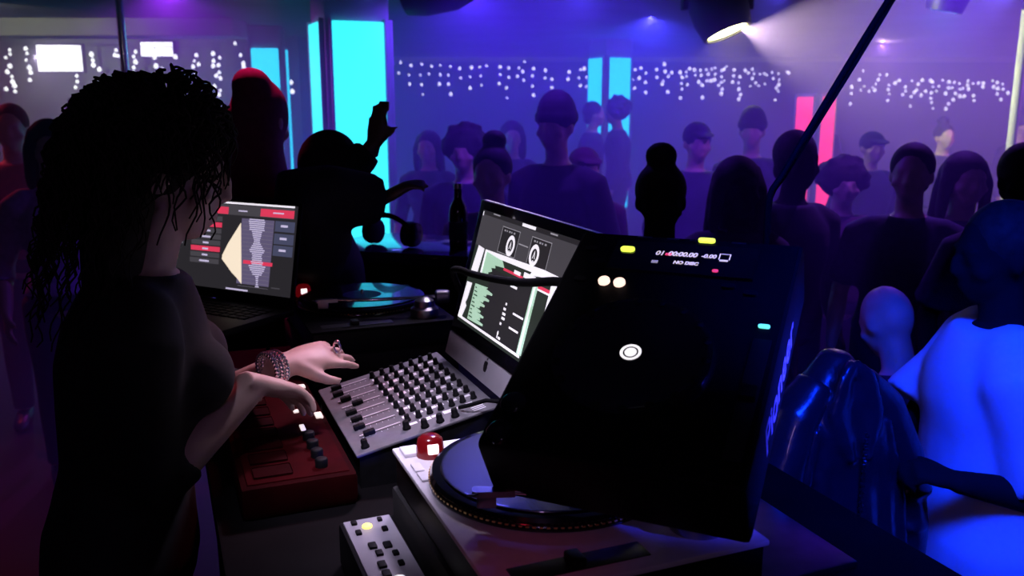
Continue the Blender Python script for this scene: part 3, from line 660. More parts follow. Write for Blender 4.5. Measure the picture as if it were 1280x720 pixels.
for q in range(10):
    y = .155 + q * .0073; a = (.157, .128, .148, .12, .132, .108, .118, .14, .125, .146)[q]; g += [(a, y), (a, y + .004), (a - .02, y + .0055)]
g += [(.0559, .2286)]
add('scr_mint', g)
for q in range(9): addr('scr_list', .06, .158 + q * .0077, .07 + .006 * (q % 3), .1605 + q * .0077, .0012)
addr('scr_white', .0, .2315, .3457, .2365)
addr('scr_mint', .329, .101, .351, .231); addr('scr_white', .334, .103, .341, .23, .0011)
addr('scr_red', .349, .0985, .404, .1045); addr('scr_white', .349, .1045, .404, .108)
add('scr_white', [(.4, .0875), (.4425, .0825), (.438, .088), (.424, .1), (.422, .235), (.4, .235)])
for (x, y, w) in ((.2342, .1589, .007), (.2323, .1692, .012), (.2341, .1788, .015), (.2354, .1874, .016), (.2297, .1988, .008), (.2277, .2187, .006), (.2387, .2259, .012)): addr('scr_white', x - w / 2, y - .0024, x + w / 2, y + .0024)
addr('scr_white', .226, .214, .23, .228, .0009)
addr('scr_white', .274, .1665, .323, .1703); addr('scr_white', .271, .1943, .316, .1981); addr('scr_white', .2324, .12, .265, .1245)
addr('scr_white', .2181, .0012, .282, .0072); addr('scr_line', .062, .001, .1, .0035); addr('scr_line', .347, .002, .378, .005)
addr('scr_cyan', .464, .009, .4715, .0218); addr('scr_white', .003, .003, .0075, .012)
addr('scr_line', .2227, .0405, .2681, .0428)
for (x0, x1) in ((.1275, .2185), (.2755, .364)):
    for (a, b_, c_, d_) in ((x0, .019, x1, .0205), (x0, .0705, x1, .072), (x0, .019, x0 + .0018, .072), (x1 - .0018, .019, x1, .072)): addr('scr_line', a, b_, c_, d_, .0009)
    addr('scr_dark', x0, .019, x1, .072, .0007)
    for q in range(5): addr('scr_line', x0 + .012 + q * .012, .0245, x0 + .02 + q * .012 - .003 * (q % 2), .028, .0009)
    cx = x0 + .0585 if x0 < .2 else x0 + .027; cy = -.0515
    k = Lr.setdefault('scr_white', MB()); k.ring((cx, cy), .0125, .0205, .001, 40)
    k.poly([(cx - .006, cy - .0065, .001), (cx - .0035, cy - .0065, .001), (cx, cy + .003, .001), (cx + .0035, cy - .0065, .001), (cx + .006, cy - .0065, .001), (cx, cy + .0095, .001)])
    k.rect(cx - .003, cy - .012, cx + .003, cy - .0095, .001)
for k, m in Lr.items(): m.build({'scr_grey': 'deck_area', 'scr_dark': 'dark_area', 'scr_white': 'white_pattern', 'scr_mint': 'green_list_pattern', 'scr_red': 'red_bar_pattern', 'scr_line': 'thin_line_pattern', 'scr_cyan': 'cyan_meter', 'scr_list': 'list_gap_pattern'}[k], M[k], scr)

# ------------------------------------------------------------------ laptop at the far end, on its stand
lp = thing('laptop', 'black open laptop with red and grey software beside the DJ', 'laptop')
yw = math.radians(-28); LR = V((math.cos(yw), math.sin(yw), 0)); LB = V((-LR.y, LR.x, 0)); tl = math.radians(12)
LU = LB * math.sin(tl) + V((0, 0, math.cos(tl)))
lorg = V((-.861, 2.318, 1.4746))
lp.matrix_world = basis(LR, LU, lorg)
MB().box((-.065, -.245, -.009), (.395, .012, -.0015), .004).build('lid', M['black_plastic'], lp)
sc_ = MB().rect(-.055, -.22, .385, .004, -.0008).build('screen', M['scr_dark'], lp)
Li = lp.matrix_world.inverted()
hinge = lp.matrix_world @ V((.165, -.245, -.004))
KB = Li @ (Matrix.Translation(hinge) @ Matrix.Rotation(yw, 4, 'Z'))
kb = MB().box((-.23, -.25, -.02), (.23, .004, -.002), .005, KB).build('keyboard_base', M['black_plastic'], lp)
ks = MB()
for r_ in range(5):
    for k in range(14): ks.box((-.2 + k * .029, -.05 - r_ * .021, -.003), (-.176 + k * .029, -.034 - r_ * .021, .0005), .001, KB)
ks.build('key_pattern', M['knob_black'], kb)
Lr2 = {}
def ad2(key, pts, z): Lr2.setdefault(key, MB()).poly([(x, -y, z) for x, y in pts])
def ar2(key, x0, y0, x1, y1, z=.0): ad2(key, [(x0, y0), (x1, y0), (x1, y1), (x0, y1)], z)
ar2('scr_white', -.005, -.0035, .375, .001); ar2('scr_grey', .0, .003, .375, .029, -.0004)
ar2('scr_red', .048, .01, .157, .028, .0002); ar2('scr_red', .266, .008, .375, .027, .0002)
for (x, y, w) in ((.1, .0165, .035), (.207, .0175, .03), (.325, .0165, .035), (.008, .018, .02)): ar2('scr_lilac', x - w / 2, y - .0016, x + w / 2, y + .0016, .0005)
for q in range(8):
    y = .0365 + q * .0158; red = q in (1, 5); ad2('scr_red' if red else 'scr_grey', [(.034, y), (.138, y - .001), (.139, y + .0115), (.036, y + .0125)], .0)
    w = (.012, .012, .026, .03, .02, .02, .02, .034)[q]; ar2('scr_lilac', .087 - w / 2, y + .004, .087 + w / 2, y + .0085, .0004)
ad2('scr_warm', [(.2035, .047), (.2235, .2011), (.205, .187), (.1862, .1749), (.164, .156), (.1488, .1439), (.1493, .1331), (.1658, .1019)], .0003)
ar2('scr_purple', .205, .0356, .3134, .2005, -.0003)
wv = (.05, .054, .052, .05, .048, .05, .034, .03, .028, .024, .02, .02, .026, .034, .04, .05, .046, .034, .03, .034, .032, .04, .036, .056, .05, .046, .036, .03, .012, .008, .008, .006, .008, .012)
for q, w in enumerate(wv):
    y = .035 + q * .00505; c_ = .256 + q * .0006; ar2('scr_lilac', c_ - w * .5, y, c_ + w * .5, y + .0029, .0003)
    if q % 2: ar2('scr_line2', .21, y + .0038, .312, y + .0046, .0001)
ar2('scr_red', .2225, .14, .3195, .149, .0002)
for q, y in enumerate((.0355, .0665, .0955)):
    ar2('scr_blue', .317, y, .38, y + .026, .0); ar2('scr_lilac', .336, y + .009, .358, y + .0145, .0004)
ar2('scr_grey', .322, .2, .35, .203, .0001); ar2('scr_line2', -.036, .039, -.033, .092, .0001); ar2('scr_lilac', -.0, .041, .003, .113, .0001); ar2('scr_lilac', -.006, .04, .008, .045, .0002); ar2('scr_line2', -.042, .038, -.03, .042, .0002)
ar2('scr_lilac', .171, .2145, .246, .2185, .0002); ar2('scr_lilac', .075, -.0085, .1, -.005, .0002)
mk('scr_warm', (.9, .85, .75), .3, emit=(.95, .8, .62), estr=1); mk('scr_purple', (.1, .1, .15), .3, emit=(.11, .09, .17), estr=1); mk('scr_line2', (.2, .2, .2), .3, emit=(.17, .15, .2), estr=1)
for k, m in Lr2.items(): m.build({'scr_white': 'top_line', 'scr_grey': 'grey_row_pattern', 'scr_red': 'red_row_pattern', 'scr_lilac': 'pale_mark_pattern', 'scr_warm': 'cream_shape', 'scr_purple': 'track_panel', 'scr_line2': 'faint_line_pattern', 'scr_blue': 'side_button_pattern'}[k], M[k], sc_)
ls = thing('laptop_stand', 'low black metal stand holding the laptop above the desk', 'laptop stand', (hinge.x, hinge.y, TZ), (0, 0, yw))
hh = hinge.z - .0215 - TZ
for sx in (-.14, .14): MB().tube([(sx, -.2, .006), (sx, -.02, .006), (sx, .0, .02), (sx, .0, hh - .02), (sx, -.02, hh - .006), (sx, -.22, hh - .006)], .0055, 10).build('side_bar', M['black_plastic'], ls)
for y, z in ((-.2, .006), (-.21, hh - .006), (-.03, hh - .006)): MB().tube([(-.14, y, z), (.14, y, z)], .0055, 10).build('cross_bar', M['black_plastic'], ls)

# ------------------------------------------------------------------ tilted CD player
cd = thing('cd_player', 'black club CD player tilted on a stand with a lit round jog dial', 'CD player')
yc = math.radians(-25); tc_ = math.radians(30)
CX = V((math.cos(yc), math.sin(yc), 0)); CB = V((-CX.y, CX.x, 0)); CY = CB * math.cos(tc_) + V((0, 0, math.sin(tc_)))
corg = V((.15, 1.057, 1.4133))
cd.matrix_world = basis(CX, CY, corg)
x0, x1, y0, y1, hc = -.148, .172, -.165, .252, .1
MB().box((x0, y0, -hc), (x1, y1, -.001), .008).build('body', M['black_plastic'], cd)
MB().box((x0 + .006, y0 + .006, -.003), (x1 - .006, y1 - .006, .0008), .001).build('faceplate', M['dark_plate'], cd)
jw = MB().lathe([(.104, 0), (.104, .008), (.1, .014), (.094, .0155), (.088, .012), (.04, .0125), (.03, .0135), (.002, .0135)], 72).build('jog_wheel', M['black_gloss'], cd)
jr = MB()
for k in range(18):
    a = 2 * PI * k / 18; jr.ell((.094 * math.cos(a), .094 * math.sin(a), .0155), (.006, .006, .002), None, 8, 5)
jr.build('finger_groove_pattern', M['black_plastic'], jw)
jd = MB().ring((0, 0), .0098, .0135, .0142, 40).ring((0, 0), .0002, .0076, .0142, 40).build('jog_display', M['white_led'], jw)
dp = MB().prism([(-.085, .165), (.118, .165), (.118, .228), (-.085, .228)], .0005, .006).build('display_hood', M['black_gloss'], cd)
def txt(name, s_, size, x, y, z, m, parent, shear=.0, sp=1., bold=0., mx=None):
    me = text_mesh(s_, size, shear, 0, sp, bold); me.materials.append(M[m]); o = bpy.data.objects.new(name, me); C.objects.link(o); o.parent = parent
    o.matrix_local = (mx or Matrix.Identity(4)) @ Matrix.Translation((x, y, z)); return o
txt('time_readout', '01', .0125, -.0165, .2035, .0066, 'readout', dp, .15, 1, .0004)
txt('time_readout', '00:00.00', .0125, .0155, .204, .0066, 'readout', dp, .15, .95, .0005)
txt('tempo_readout', '-0.00', .0105, .052, .204, .0066, 'readout', dp, .15, .95, .0004)
MB().rect(-.0085, .2, .0005, .205, .0066).build('red_segment', M['readout_red'], dp)
txt('disc_readout', 'NO DISC', .0085, .024, .186, .0066, 'readout', dp, .1, 1.0, .0005)
MB().rect(-.024, .1815, -.0145, .1875, .0066).build('dim_segment', M['readout_dim'], dp)
ic = MB()
for (a, b_, c_, d_) in ((.066, .2105, .0815, .2115), (.066, .199, .0675, .2115), (.08, .199, .0815, .2115), (.068, .1955, .0795, .199)): ic.rect(a, b_, c_, d_, .0066)
ic.build('screen_icon', M['readout'], dp)
def pill(name, x, y, w, h, m, z=.006):
    n = 10; r_ = h / 2; pts = [(x + (w / 2 - r_) + r_ * math.cos(-PI / 2 + PI * k / n), y + r_ * math.sin(-PI / 2 + PI * k / n)) for k in range(n + 1)] + [(x - (w / 2 - r_) + r_ * math.cos(PI / 2 + PI * k / n), y + r_ * math.sin(PI / 2 + PI * k / n)) for k in range(n + 1)]
    return MB().prism(pts, .0, z).build(name, M[m], cd)
pill('lime_button', -.0645, .2065, .021, .0105, 'lime_led', .0085); pill('lime_button', .0405, .2435, .024, .0085, 'lime_led', .004)
pill('red_lamp', .067, .175, .0085, .0055, 'readout_red', .0072)
for x, y in ((-.08, .1395), (-.0575, .1388)): MB().cyl((x, y, 0), .0082, .006, 24, bev=.0015).build('lit_cue_button', M['warm_led'], cd)
pill('tempo_lamp', .147, .0825, .0145, .006, 'cyan_led', .003)
for x, y, w in ((-.115, .139, .018), (-.1, .18, .02), (-.12, .207, .02), (.09, .15, .018), (.12, .14, .018)): pill('small_button', x, y, w, .009, 'black_plastic', .005)
for y, r_ in ((-.1, .019), (-.145, .019)): MB().cyl((-.122, y, 0), r_ * .9, .007, 28, bev=.002).build('transport_button', M['black_gloss'], cd)
ps = MB().box((.138, -.13, .0), (.16, .06, .002), .001).build('tempo_slot', M['logo_black'], cd); MB().box((.139, -.045, .002), (.159, -.025, .013), .003).build('tempo_slider', M['black_plastic'], ps)
rim = MB()
for x, w in ((-.05, .022), (-.008, .018), (.022, .012), (.085, .02)): rim.rect(x - w / 2, .2425, x + w / 2, .2455, .0012)
rim.build('print_pattern', M['steel'], cd)
SMX = Matrix(((0, 0, 1, x1 + .0006), (1, 0, 0, .038), (0, 1, 0, -.05), (0, 0, 0, 1)))
txt('side_lettering', 'Pioneer', .066, 0, 0, 0, 'letter_white', cd, .0, 1.0, .0012, SMX)
# its stand rises behind the turntable
st = thing('player_stand', 'black post stand carrying the tilted CD player', 'stand')
Ci = None
bp = D(.17, .5, TZ); st.location = bp; st.rotation_euler = (0, 0, DESK)
bpy.context.view_layer.update()
Si = (Matrix.Translation(bp) @ Matrix.Rotation(DESK, 4, 'Z')).inverted()
CW = basis(CX, CY, corg); loc_ = lambda p: Si @ (CW @ V(p))
MB().box((-.16, -.12, .0), (.16, .12, .012), .004).build('base_plate', M['steel'], st)
MB().box((x0 + .03, y0 + .08, -hc - .008), (x1 - .03, y1 - .03, -hc - .001), .002, Si @ CW).build('tray', M['black_plastic'], st)
tp_ = loc_((.012, .14, -hc - .006)); MB().tube([(0, 0, .01), (0, 0, .1), tuple(V((0, 0, .1)).lerp(tp_, .6) + V((0, .01, .02))), tp_], .02, 16).build('post', M['black_plastic'], st)

# ------------------------------------------------------------------ counter things
cz = 1.25
hp = thing('headphones', 'dark headphones lying on the counter with one bright glint', 'headphones', (-.405, 2.95, cz), (0, 0, math.radians(-30)))
hb = [(.085 * math.cos(a), .0 + .02 * math.sin(a), .045 + .085 * math.sin(a)) for a in [PI * k / 16 for k in range(17)]]
hb = [(x, .0 - (z - .045) * .45, .045 + (z - .045) * .75) for x, y, z in hb]
MB().tube(hb, [(.012, .004)] * 17, 10, (0, 1, 0)).build('headband', M['black_gloss'], hp)
for sx in (-1, 1):
    c_ = MB().lathe([(.02, -.012), (.04, -.01), (.044, 0), (.04, .014), (.02, .018)], 28, Matrix.Translation((sx * .085, 0, .045)) @ Matrix.Rotation(PI / 2 * sx, 4, 'Y')).build('ear_cup', M['black_gloss'], hp)
    MB().lathe([(.03, -.026), (.042, -.022), (.042, -.012), (.03, -.01)], 28, Matrix.Translation((sx * .085, 0, .045)) @ Matrix.Rotation(PI / 2 * sx, 4, 'Y')).build('ear_cushion', M['rubber'], c_)
bo = thing('bottle', 'dark slim bottle standing on the counter near the computer', 'bottle', (-.178, 2.9, cz), (0, 0, 0))
MB().lathe([(.029, .0), (.031, .004), (.031, .115), (.027, .14), (.014, .165), (.0125, .2), (.0135, .202), (.0135, .21), (.011, .212)], 28).build('glass_body', M['black_gloss'], bo)
MB().lathe([(.0315, .03), (.0315, .09)], 28).build('paper_label', M['cloth_navy'], bo)
MB().lathe([(.0145, .198), (.0145, .21), (.013, .216), (.002, .217)], 20).build('cap', M['steel'], bo)

# cables
def smooth_path(p, n=6):
    p = [V(q) for q in p]; out = []
    for i in range(len(p) - 1):
        a, b_, c_, d_ = p[max(i - 1, 0)], p[i], p[i + 1], p[min(i + 2, len(p) - 1)]
        for k in range(n):
            t = k / n; out.append(.5 * ((2 * b_) + (c_ - a) * t + (2 * a - 5 * b_ + 4 * c_ - d_) * t * t + (3 * b_ - a - 3 * c_ + d_) * t ** 3))
    return out + [p[-1]]
hc_ = MB(); N = 60
A0, A1 = V((.41, 1.40, 1.58)), V((.60, 1.46, 1.887)); dA = A1 - A0
top = A0 + dA * ((CEIL - .002 - A0.z) / dA.z); base = V((.37, 1.45, TZ + .008))
path = [top.lerp(A0, k / 30) for k in range(31)] + [A0.lerp(base, k / 8) + V((.02, .015, 0)) * math.sin(PI * k / 8) for k in range(1, 9)]
cab = thing('hanging_cable', 'thick black twisted cable hanging from the ceiling behind the CD player', 'cable', tuple(base))
for ph in (0, PI):
    pp = []
    for i, p in enumerate(path):
        sp_ = .0045 if i < 20 else .0045 + .0045 * math.sin(min(1, (i - 20) / 6) * PI / 2) * (1 if i < 31 else max(0, 1 - (i - 30) / 6))
        a = i * 1.3 + ph if i < 20 else 20 * 1.3 + ph + (i - 20) * .05
        pp.append(p + (V((.9, -.3, -.45)) * math.cos(a) + V((.2, .95, 0)) * math.sin(a)) * sp_ - base)
    MB().tube(smooth_path(pp, 3), .0048, 8).build('strand', M['wire_black'], cab)
MB().lathe([(.03, CEIL - base.z - .02), (.03, CEIL - base.z - .001), (.01, CEIL - base.z - .001)], 20, Matrix.Translation((top.x - base.x, top.y - base.y, 0))).build('ceiling_rose', M['black_plastic'], cab)
pts_ = [(.135, 1.30, 1.49), (.118, 1.214 + .06, 1.482), (.09, 1.293, 1.464), (.064, 1.372, 1.449), (.021, 1.489, 1.423), (-.03, 1.627, 1.401), (-.078, 1.756, 1.385), (-.113, 1.835, 1.38), (-.13, 1.905, 1.36), (-.115, 1.96, 1.30), (-.05, 2.0, 1.15), (.0, 2.02, 1.062), (.06, 2.03, 1.057)]
lead = MB()
lead.tube(smooth_path(pts_), .0075, 10); tag(lead.build('audio_lead', M['wire_black']), 'thin black lead strung across the front of the all-in-one computer screen', 'cable')
# ------------------------------------------------------------------ people near the desk
def rot_yaw(v): return math.atan2(v[1], v[0]) - PI / 2       # figure faces its own +y
def inv(root_loc, yaw):
    m = (Matrix.Translation(root_loc) @ Matrix.Rotation(yaw, 4, 'Z')).inverted(); m3 = m.to_3x3()
    return (lambda p: m @ V(p)), (lambda d: m3 @ V(d))

# the DJ
djyaw = rot_yaw(UV); djloc = V((-.585, 1.50, 0)) - UV * .13
pw, dw = inv(djloc, djyaw)
dj = thing('person', 'DJ with long dark curls and black top reaching over the mixer', 'person', djloc, (0, 0, djyaw))
lw, lt = V((-.4352, 1.6275, 1.2335)), V((-.326, 1.736, 1.2385))
rw, rt = V((-.4567, 1.4945, 1.2385)), V((-.382, 1.603, 1.178))
f = figure(1.75, lean=.15, female=True, sleeve='elbow', head_turn=(0, .08), detail=True, voxel=.0055, hem=.92,
           arms={'L': dict(t=pw(lw), d=dw(lt - lw), n=dw((.05, -.55, .9)), pole=dw((-.2, .3, -.4)), curl=.18, spread=.13), 'R': dict(t=pw(rw), d=dw(rt - rw), n=dw((-.3, -.2, .9)), pole=dw((-.4, -.2, -.6)), curl=.3)})
assemble(dj, f, 'cloth_black', 'cloth_black', 'skin_light', topname='knit_top')
HM = f['HM']; s = f['s']
hm_ = MB(); hm_.ell((0, -.03, .13), (.096, .108, .104), HM, 20, 14)
hm_.tube([(0, -.05, .16), (0, -.06, .04), (0, -.05, -.1), (0, -.04, -.24)], [(.085, .07), (.095, .065), (.1, .05), (.07, .03)], 20, (0, 1, 0), HM)
rnd = random.Random(3)
for i in range(520):
    a = rnd.uniform(0, 2 * PI); q = rnd.random()
    cz_ = rnd.uniform(-.35, 1); rr = math.sqrt(1 - cz_ * cz_)
    p = V((.094 * rr * math.cos(a), .106 * rr * math.sin(a) - .03, .13 + .105 * cz_))
    if p.y > .055 and p.z < .165: continue
    if p.y < -.08 and p.z < .1 and rnd.random() < .5: p.y += .03
    out = V((p.x, p.y + .03, (p.z - .13) * .6)).normalized()
    L = rnd.uniform(.1, .33) if p.y < -.02 else rnd.uniform(.06, .13)
    pts = []; rad = rnd.uniform(.004, .01); turns = rnd.uniform(3, 6) * L / .2; ph = rnd.uniform(0, 6.28); n = max(14, int(L * 130))
    for k in range(n):
        t = k / (n - 1); drop = -L * (t ** 1.35) * .95 + .03 * math.sin(t * PI); o_ = out * (.006 + .032 * math.sin(min(t * 1.6, 1) * PI / 2))
        base_ = p + V((o_.x * 1.1, o_.y * 1.0, o_.z + drop))
        pts.append(base_ + V((math.cos(turns * 6.28 * t + ph), math.sin(turns * 6.28 * t + ph), 0)) * rad)
    hm_.tube(pts, [.0030 * (1 - .6 * k / n) for k in range(n)], 5, (0, 1, .1), HM)
hm_.build('curly_hair', M['hair_dark'], dj, sharp=False)
# ring and bracelet belong to the moving arm
fwd = (lt - lw).normalized()
bm_ = basis(dw((0, 0, 1)), dw(fwd.cross(V((0, 0, 1)))), pw(lw - fwd * .028))
br = MB()
for k in range(3): 
    for q in range(26):
        a = 2 * PI * q / 26; br.ell((.0295 * math.cos(a), .036 * math.sin(a), -.012 + k * .011), .0052, bm_, 8, 6)
tag(br.build('bracelet', M['chrome'], dj), 'wide pale beaded bracelet')
rp = pw(lw + fwd * .117) + dw((0, .0, .006)); rb = basis(dw((0, 0, 1)), dw(fwd.cross(V((0, 0, 1)))), rp)
MB().tube([(.0115 * math.cos(2 * PI * k / 20), .0118 * math.sin(2 * PI * k / 20), 0) for k in range(21)], .0024, 8, (0, 0, 1), rb).ell((.0125, 0, 0), (.004, .006, .006), rb).build('finger_ring', M['chrome'], dj)

# hooded person and dancer in the cap, beyond the laptop
hl = V((-.835, 2.86, 0)); ho = thing('person', 'person in a dark hooded top with pink light on the hood', 'person', hl, (0, 0, math.radians(-20)))
f = figure(1.79, lean=.03, sleeve='long', bulk=1.0, head_turn=(0, .15)); assemble(ho, f, 'cloth_wine', 'cloth_black', 'skin', topname='hooded_top')
hd = MB(); hd.ell((0, -.005, .12), (.086, .108, .118), f['HM']); hd.tube([(0, -.02, .12), (0, -.03, .02), (0, -.02, -.06), (0, -.01, -.14)], [(.083, .1), (.09, .1), (.11, .1), (.145, .085)], 22, (0, 1, 0), f['HM'])
hd.ell((0, -.05, .2), (.06, .07, .06), f['HM']); link('hood', remeshed(hd, 'hood', .012, 6), M['cloth_pink'], ho)
cl = V((-.585, 2.60, 0)); cyw = rot_yaw((1, .1, 0)); pw, dw = inv(cl, cyw)
cp = thing('person', 'dancer in black, one arm thrown up before the tall cyan pillar', 'person', cl, (0, 0, cyw))
f = figure(1.63, lean=.06, sleeve='long', head_turn=(1.0, .1), bulk=1.02,
           arms={'L': dict(t=pw((-.405, 2.60, 1.60)), pole=dw((-.6, -.6, -.3)), d=dw((.2, .05, 1)), n=dw((-.5, -.8, .2)), curl=.08, spread=.02, puff=1.2), 'R': dict(t=pw((-.355, 2.42, 1.465)), pole=dw((0, -.6, .8)), d=dw((.8, .1, .45)), n=dw((-.3, -.2, 1)), curl=.3, puff=1.8)})
assemble(cp, f, 'cloth_black', 'cloth_black', 'skin_dark', hair_short(f['HM'], 1.08), 'hair_dark', 'hair', 'jacket')

# person in the white T-shirt
tlo = V((1.055, 1.81, 0)); ty = rot_yaw((-1, .25, 0)); pw, dw = inv(tlo, ty)
ts_ = thing('person', 'person in a white T-shirt glowing blue, forearm held across the front', 'person', tlo, (0, 0, ty))
f = figure(1.52, lean=.03, sleeve='short', tee_loose=.028, bulk=1.14, hem=.84, voxel=.008, detail=True, head_turn=(.2, .1),
           arms={'L': dict(t=pw((.87, 1.61, 1.0)), pole=dw((.35, -.1, -1)), d=dw((-.9, .15, .25)), n=dw((0, -.3, 1)), curl=.8), 'R': dict(t=pw((.74, 1.9, 1.06)), pole=dw((.3, .2, -1)), curl=.55)})
assemble(ts_, f, 'cloth_white', 'cloth_black', 'skin_shaded', hair_short(f['HM']), 'hair_dark', topname='tee_shirt')

# seated person whose bald head catches the blue
sl_ = V((1.175, 2.36, 0)); sy = rot_yaw((-.3, 1, 0)); se = thing('person', 'seated person with a bald head glowing blue behind the draped jacket', 'person', sl_, (0, 0, sy))
f = figure(1.58, lean=.26, seat=.38, sleeve='long', head_turn=(0, .25), arms={'L': dict(t=(-.17, .36, .6)), 'R': dict(t=(.17, .36, .6))}); assemble(se, f, 'cloth_navy', 'cloth_black', 'skin_light', topname='sweater')
sb = thing('stool', 'low black stool under the seated bald person', 'stool', sl_ + V((.015, -.02, 0)), (0, 0, sy))
MB().lathe([(.17, .345), (.185, .35), (.19, .365), (.185, .38), (.16, .385)], 32).build('seat', M['black_plastic'], sb)
for k in range(4):
    a = PI / 4 + k * PI / 2; MB().tube([(.11 * math.cos(a), .11 * math.sin(a), 0.35), (.18 * math.cos(a), .18 * math.sin(a), .002)], .012, 10).build('leg', M['steel'], sb)

# bar chair with the shiny jacket over its back
bl = V((.585, 1.88, 0)); by_ = math.radians(200)
bc = thing('bar_chair', 'tall black bar chair hidden under the shiny draped jacket', 'bar chair', bl, (0, 0, by_))
MB().box((-.19, -.19, .72), (.19, .19, .76), .015).build('seat', M['black_plastic'], bc)
for sx in (-1, 1):
    MB().tube([(sx * .17, -.17, .002), (sx * .165, -.165, .72)], .014, 10).build('leg', M['steel'], bc)
    MB().tube([(sx * .17, .17, .002), (sx * .165, .165, .72), (sx * .12, .185, 1.1)], .014, 10).build('leg', M['steel'], bc)
MB().tube([(-.17, -.168, .3), (.17, -.168, .3)], .01, 10).build('footrest', M['steel'], bc)
MB().box((-.16, .165, .9), (.13, .205, 1.12), .015).build('backrest', M['black_plastic'], bc)
jk = thing('draped_jacket', 'shiny black jacket with blue sheen draped over the bar chair back', 'jacket', bl + V((0, 0, .77)), (0, 0, by_))
jb = MB()
jb.tube([(0, .19, .47), (0, .19, .445), (0, .192, .40), (0, .195, .33), (0, .2, .2), (0, .205, .05), (0, .21, -.2)], [(.022, .03), (.045, .045), (.085, .062), (.125, .075), (.145, .082), (.15, .088), (.16, .092)], 28, (0, 1, 0))
for k, x in enumerate((-.12, -.085, -.035, .04, .08, .125)): jb.tube([(x * .7, .255, .34), (x, .268, .18), (x * 1.1, .283, .0), (x * 1.1, .28, -.07)], [.01, .015, .018, .006], 8)
for sx in (-1, 1): jb.tube([(0, .245, .46), (sx * .028, .255, .43), (sx * .045, .262, .36), (sx * .02, .285, .27)], [(.014, .01), (.02, .01), (.024, .009), (.008, .006)], 10, (0, 1, 0))
link('jacket_body', remeshed(jb, 'jacket_body', .008, 4), M['satin_black'], jk)
for sx in (-1, 1):
    sv = MB(); sv.tube([(sx * .05, .2, .41), (sx * .105, .205, .35), (sx * .15, .22, .24), (sx * .165, .24, .08), (sx * .155, .25, -.1), (sx * .15, .255, -.22)], [(.035, .045), (.048, .056), (.052, .06), (.05, .055), (.046, .05), (.042, .044)], 18, (0, 1, 0))
    for k in range(5): sv.ell((sx * (.16 - .003 * k), .24, .18 - k * .075), (.055, .062, .016), None, 16, 8)
    link('sleeve', remeshed(sv, 'sleeve', .008, 4), M['satin_black'], jk)
zp = MB()
for k in range(60): zp.box((-.004 if k % 2 else -.001, .292 + .0006 * 0, .33 - k * .0065), (.001 if k % 2 else .004, .297, .3335 - k * .0065))
zp.build('zip', M['steel'], jk)

# ------------------------------------------------------------------ the crowd in the haze
protos = {}
def proto(key):
    if key in protos: return protos[key]
    up_ = key.endswith('_up')
    k = key.replace('_up', '')
    fem = k in ('long', 'bun')
    arms = {'R': dict(t=(.34, .12, 1.78), pole=(1, -.3, 0), d=(.05, .1, 1), n=(0, -1, 0), curl=.2), 'L': dict(t=(-.2, .3, 1.05))} if up_ else {'R': dict(t=(.25, .08, .87)), 'L': dict(t=(-.26, .06, .86))}
    f = figure(1.75, lean=.04, female=fem, arms=arms, sleeve={'short': 'short', 'long': 'elbow', 'bun': 'short', 'cap': 'long', 'afro': 'long', 'beanie': 'long'}[k], voxel=.013, bulk=.95 if fem else 1.06)
    h = {'short': hair_short, 'long': hair_long, 'bun': hair_bun, 'cap': cap_mesh, 'afro': hair_afro, 'beanie': beanie_mesh}[k](f['HM'])
    protos[key] = (f, h, {'cap': 'cap', 'beanie': 'beanie'}.get(k, 'hair'), f['HM'].translation.z + .1 * f['s'], f['HM'].translation.y)
    return protos[key]
def dancer(label, kind, hx, hy, hz_, yaw, top='cloth_black', low='cloth_black', skin='skin'):
    f, h, hn, z0, y0 = proto(kind); k = hz_ / z0
    r = thing('person', label, 'person', (hx + math.sin(yaw) * y0 * k, hy - math.cos(yaw) * y0 * k, 0), (0, 0, yaw), group=CROWD); r.scale = (max(k, .93), max(k, .93), k)
    for n, me, m in (('body', f['body'], skin), ('shirt', f['top'], top), ('trousers', f['trousers'], low), ('shoes', f['shoes'], 'shoe_black'), (hn, h, 'hair_dark' if hn == 'hair' else top)):
        o = bpy.data.objects.new(n, me); C.objects.link(o); o.parent = r
        if not me.materials: me.materials.append(M[m])
        o.material_slots[0].link = 'OBJECT'; o.material_slots[0].material = M[m]
    return r
R_ = math.radians
dancer('dancer with an afro in the haze past the headphones', 'afro', -.25, 4.64, 1.47, R_(170), 'cloth_navy')
dancer('tall broad dancer in a beanie in the haze above the computer', 'beanie', .2, 4.06, 1.62, R_(150), 'cloth_black')
dancer('far dancer facing a partner at the foot of the twin-strip pillar, shorter of the two', 'short', .80, 8.77, 1.60, R_(-85))
dancer('far dancer whose round head cuts into the wider strip of the twin-strip pillar', 'afro', 1.04, 8.95, 1.62, R_(80))
dancer('far dim long-haired dancer below the middle of the first fairy light curtain', 'long', .0, 6.59, 1.47, R_(185), 'cloth_navy')
dancer('far long-haired dancer just past the tall cyan pillar', 'long', -.57, 6.06, 1.42, R_(170))
dancer('dark dancer with hair in a bun standing just behind the CD player', 'bun', .46, 2.72, 1.43, R_(175), skin='skin_shaded')
dancer('dancer in a cap below the dense fairy lights, behind the bun-haired dancer', 'cap', 1.05, 5.06, 1.5, R_(190), 'cloth_navy')
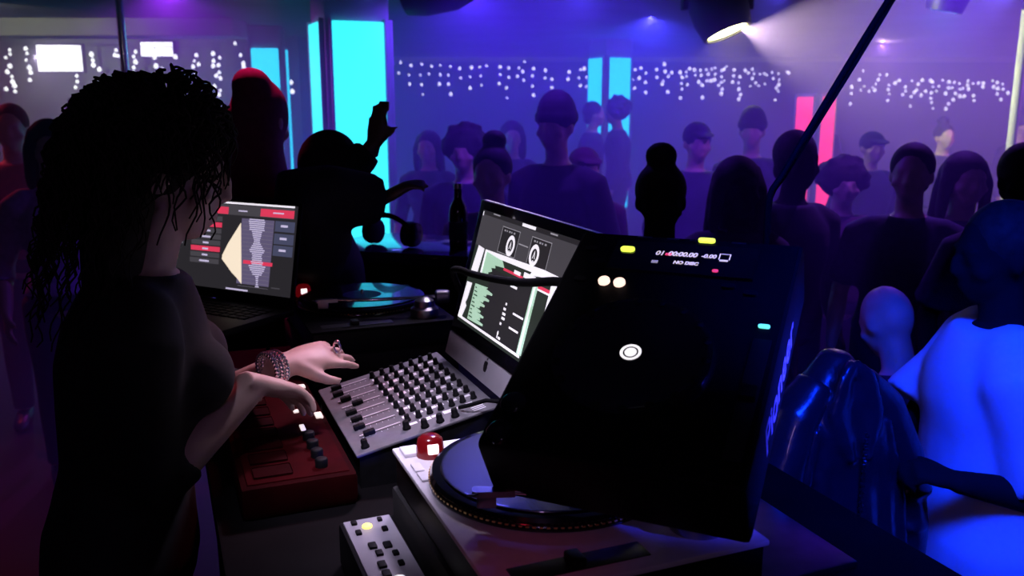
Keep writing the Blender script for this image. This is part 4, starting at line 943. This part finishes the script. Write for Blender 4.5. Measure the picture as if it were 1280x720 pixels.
dancer('far beanie-wearing dancer halfway between the twin-strip pillar and pink pillar', 'beanie', 1.5, 5.58, 1.55, R_(160))
dancer('short-haired dark dancer close beside the lower end of the hanging cable', 'short', 1.1, 3.43, 1.5, R_(200), skin='skin_shaded')
dancer('shorter afro-haired dancer standing right under the pink pillar', 'afro', 1.58, 4.21, 1.34, R_(175), 'cloth_wine')
dancer('dancer with rounded short hair in violet haze, second along from the pink pillar', 'short', 1.5, 3.32, 1.46, R_(150), 'cloth_navy')
dancer('long-haired dancer in violet haze between two short-haired ones', 'long', 1.8, 3.51, 1.42, R_(180), 'cloth_navy')
dancer('short-haired dancer at the hall edge behind the white T-shirt', 'short', 1.66, 2.86, 1.48, R_(165), 'cloth_navy', skin='skin_shaded')
dancer('far dancer in a cap in violet haze just past the pink pillar', 'cap', 2.45, 6.06, 1.42, R_(190))
dancer('far bun-haired dancer below the dense fairy lights of the hall edge', 'bun', 3.68, 7.6, 1.43, R_(185))
dancer('dancer in a red top at the alcove end below the larger TV screen', 'short', -2.56, 4.57, 1.59, R_(200), 'cloth_red')
dancer('dancer in a lilac top between the red-topped dancer and the DJ curls', 'long', -2.0, 3.85, 1.53, R_(210), 'cloth_lilac')
dancer('far dark dancer below the larger TV screen, behind the lilac-topped one', 'afro', -2.92, 6.11, 1.6, R_(190), 'cloth_wine')
dancer('long-haired dancer beyond the CD player and beside the bun-haired one', 'long', .82, 3.2, 1.42, R_(185), 'cloth_black', skin='skin_shaded')
dancer('bun-haired dancer in front of the afro-haired one, near the bottle', 'bun', -.08, 3.55, 1.44, R_(165), 'cloth_wine')
dancer('dancer in a cap in the haze over the top corner of the computer screen', 'cap', .36, 4.42, 1.40, R_(195), 'cloth_wine')
dancer('far short-haired dancer in front of the small cyan pillar', 'short', -2.2, 7.4, 1.55, R_(185))
dancer('far beanie-wearing dancer at the end of the hall below the last fairy lights', 'beanie', 4.9, 8.6, 1.5, R_(200))
dancer('far short-haired dancer almost lost in the haze past the pink pillar', 'short', 3.2, 9.4, 1.6, R_(170))
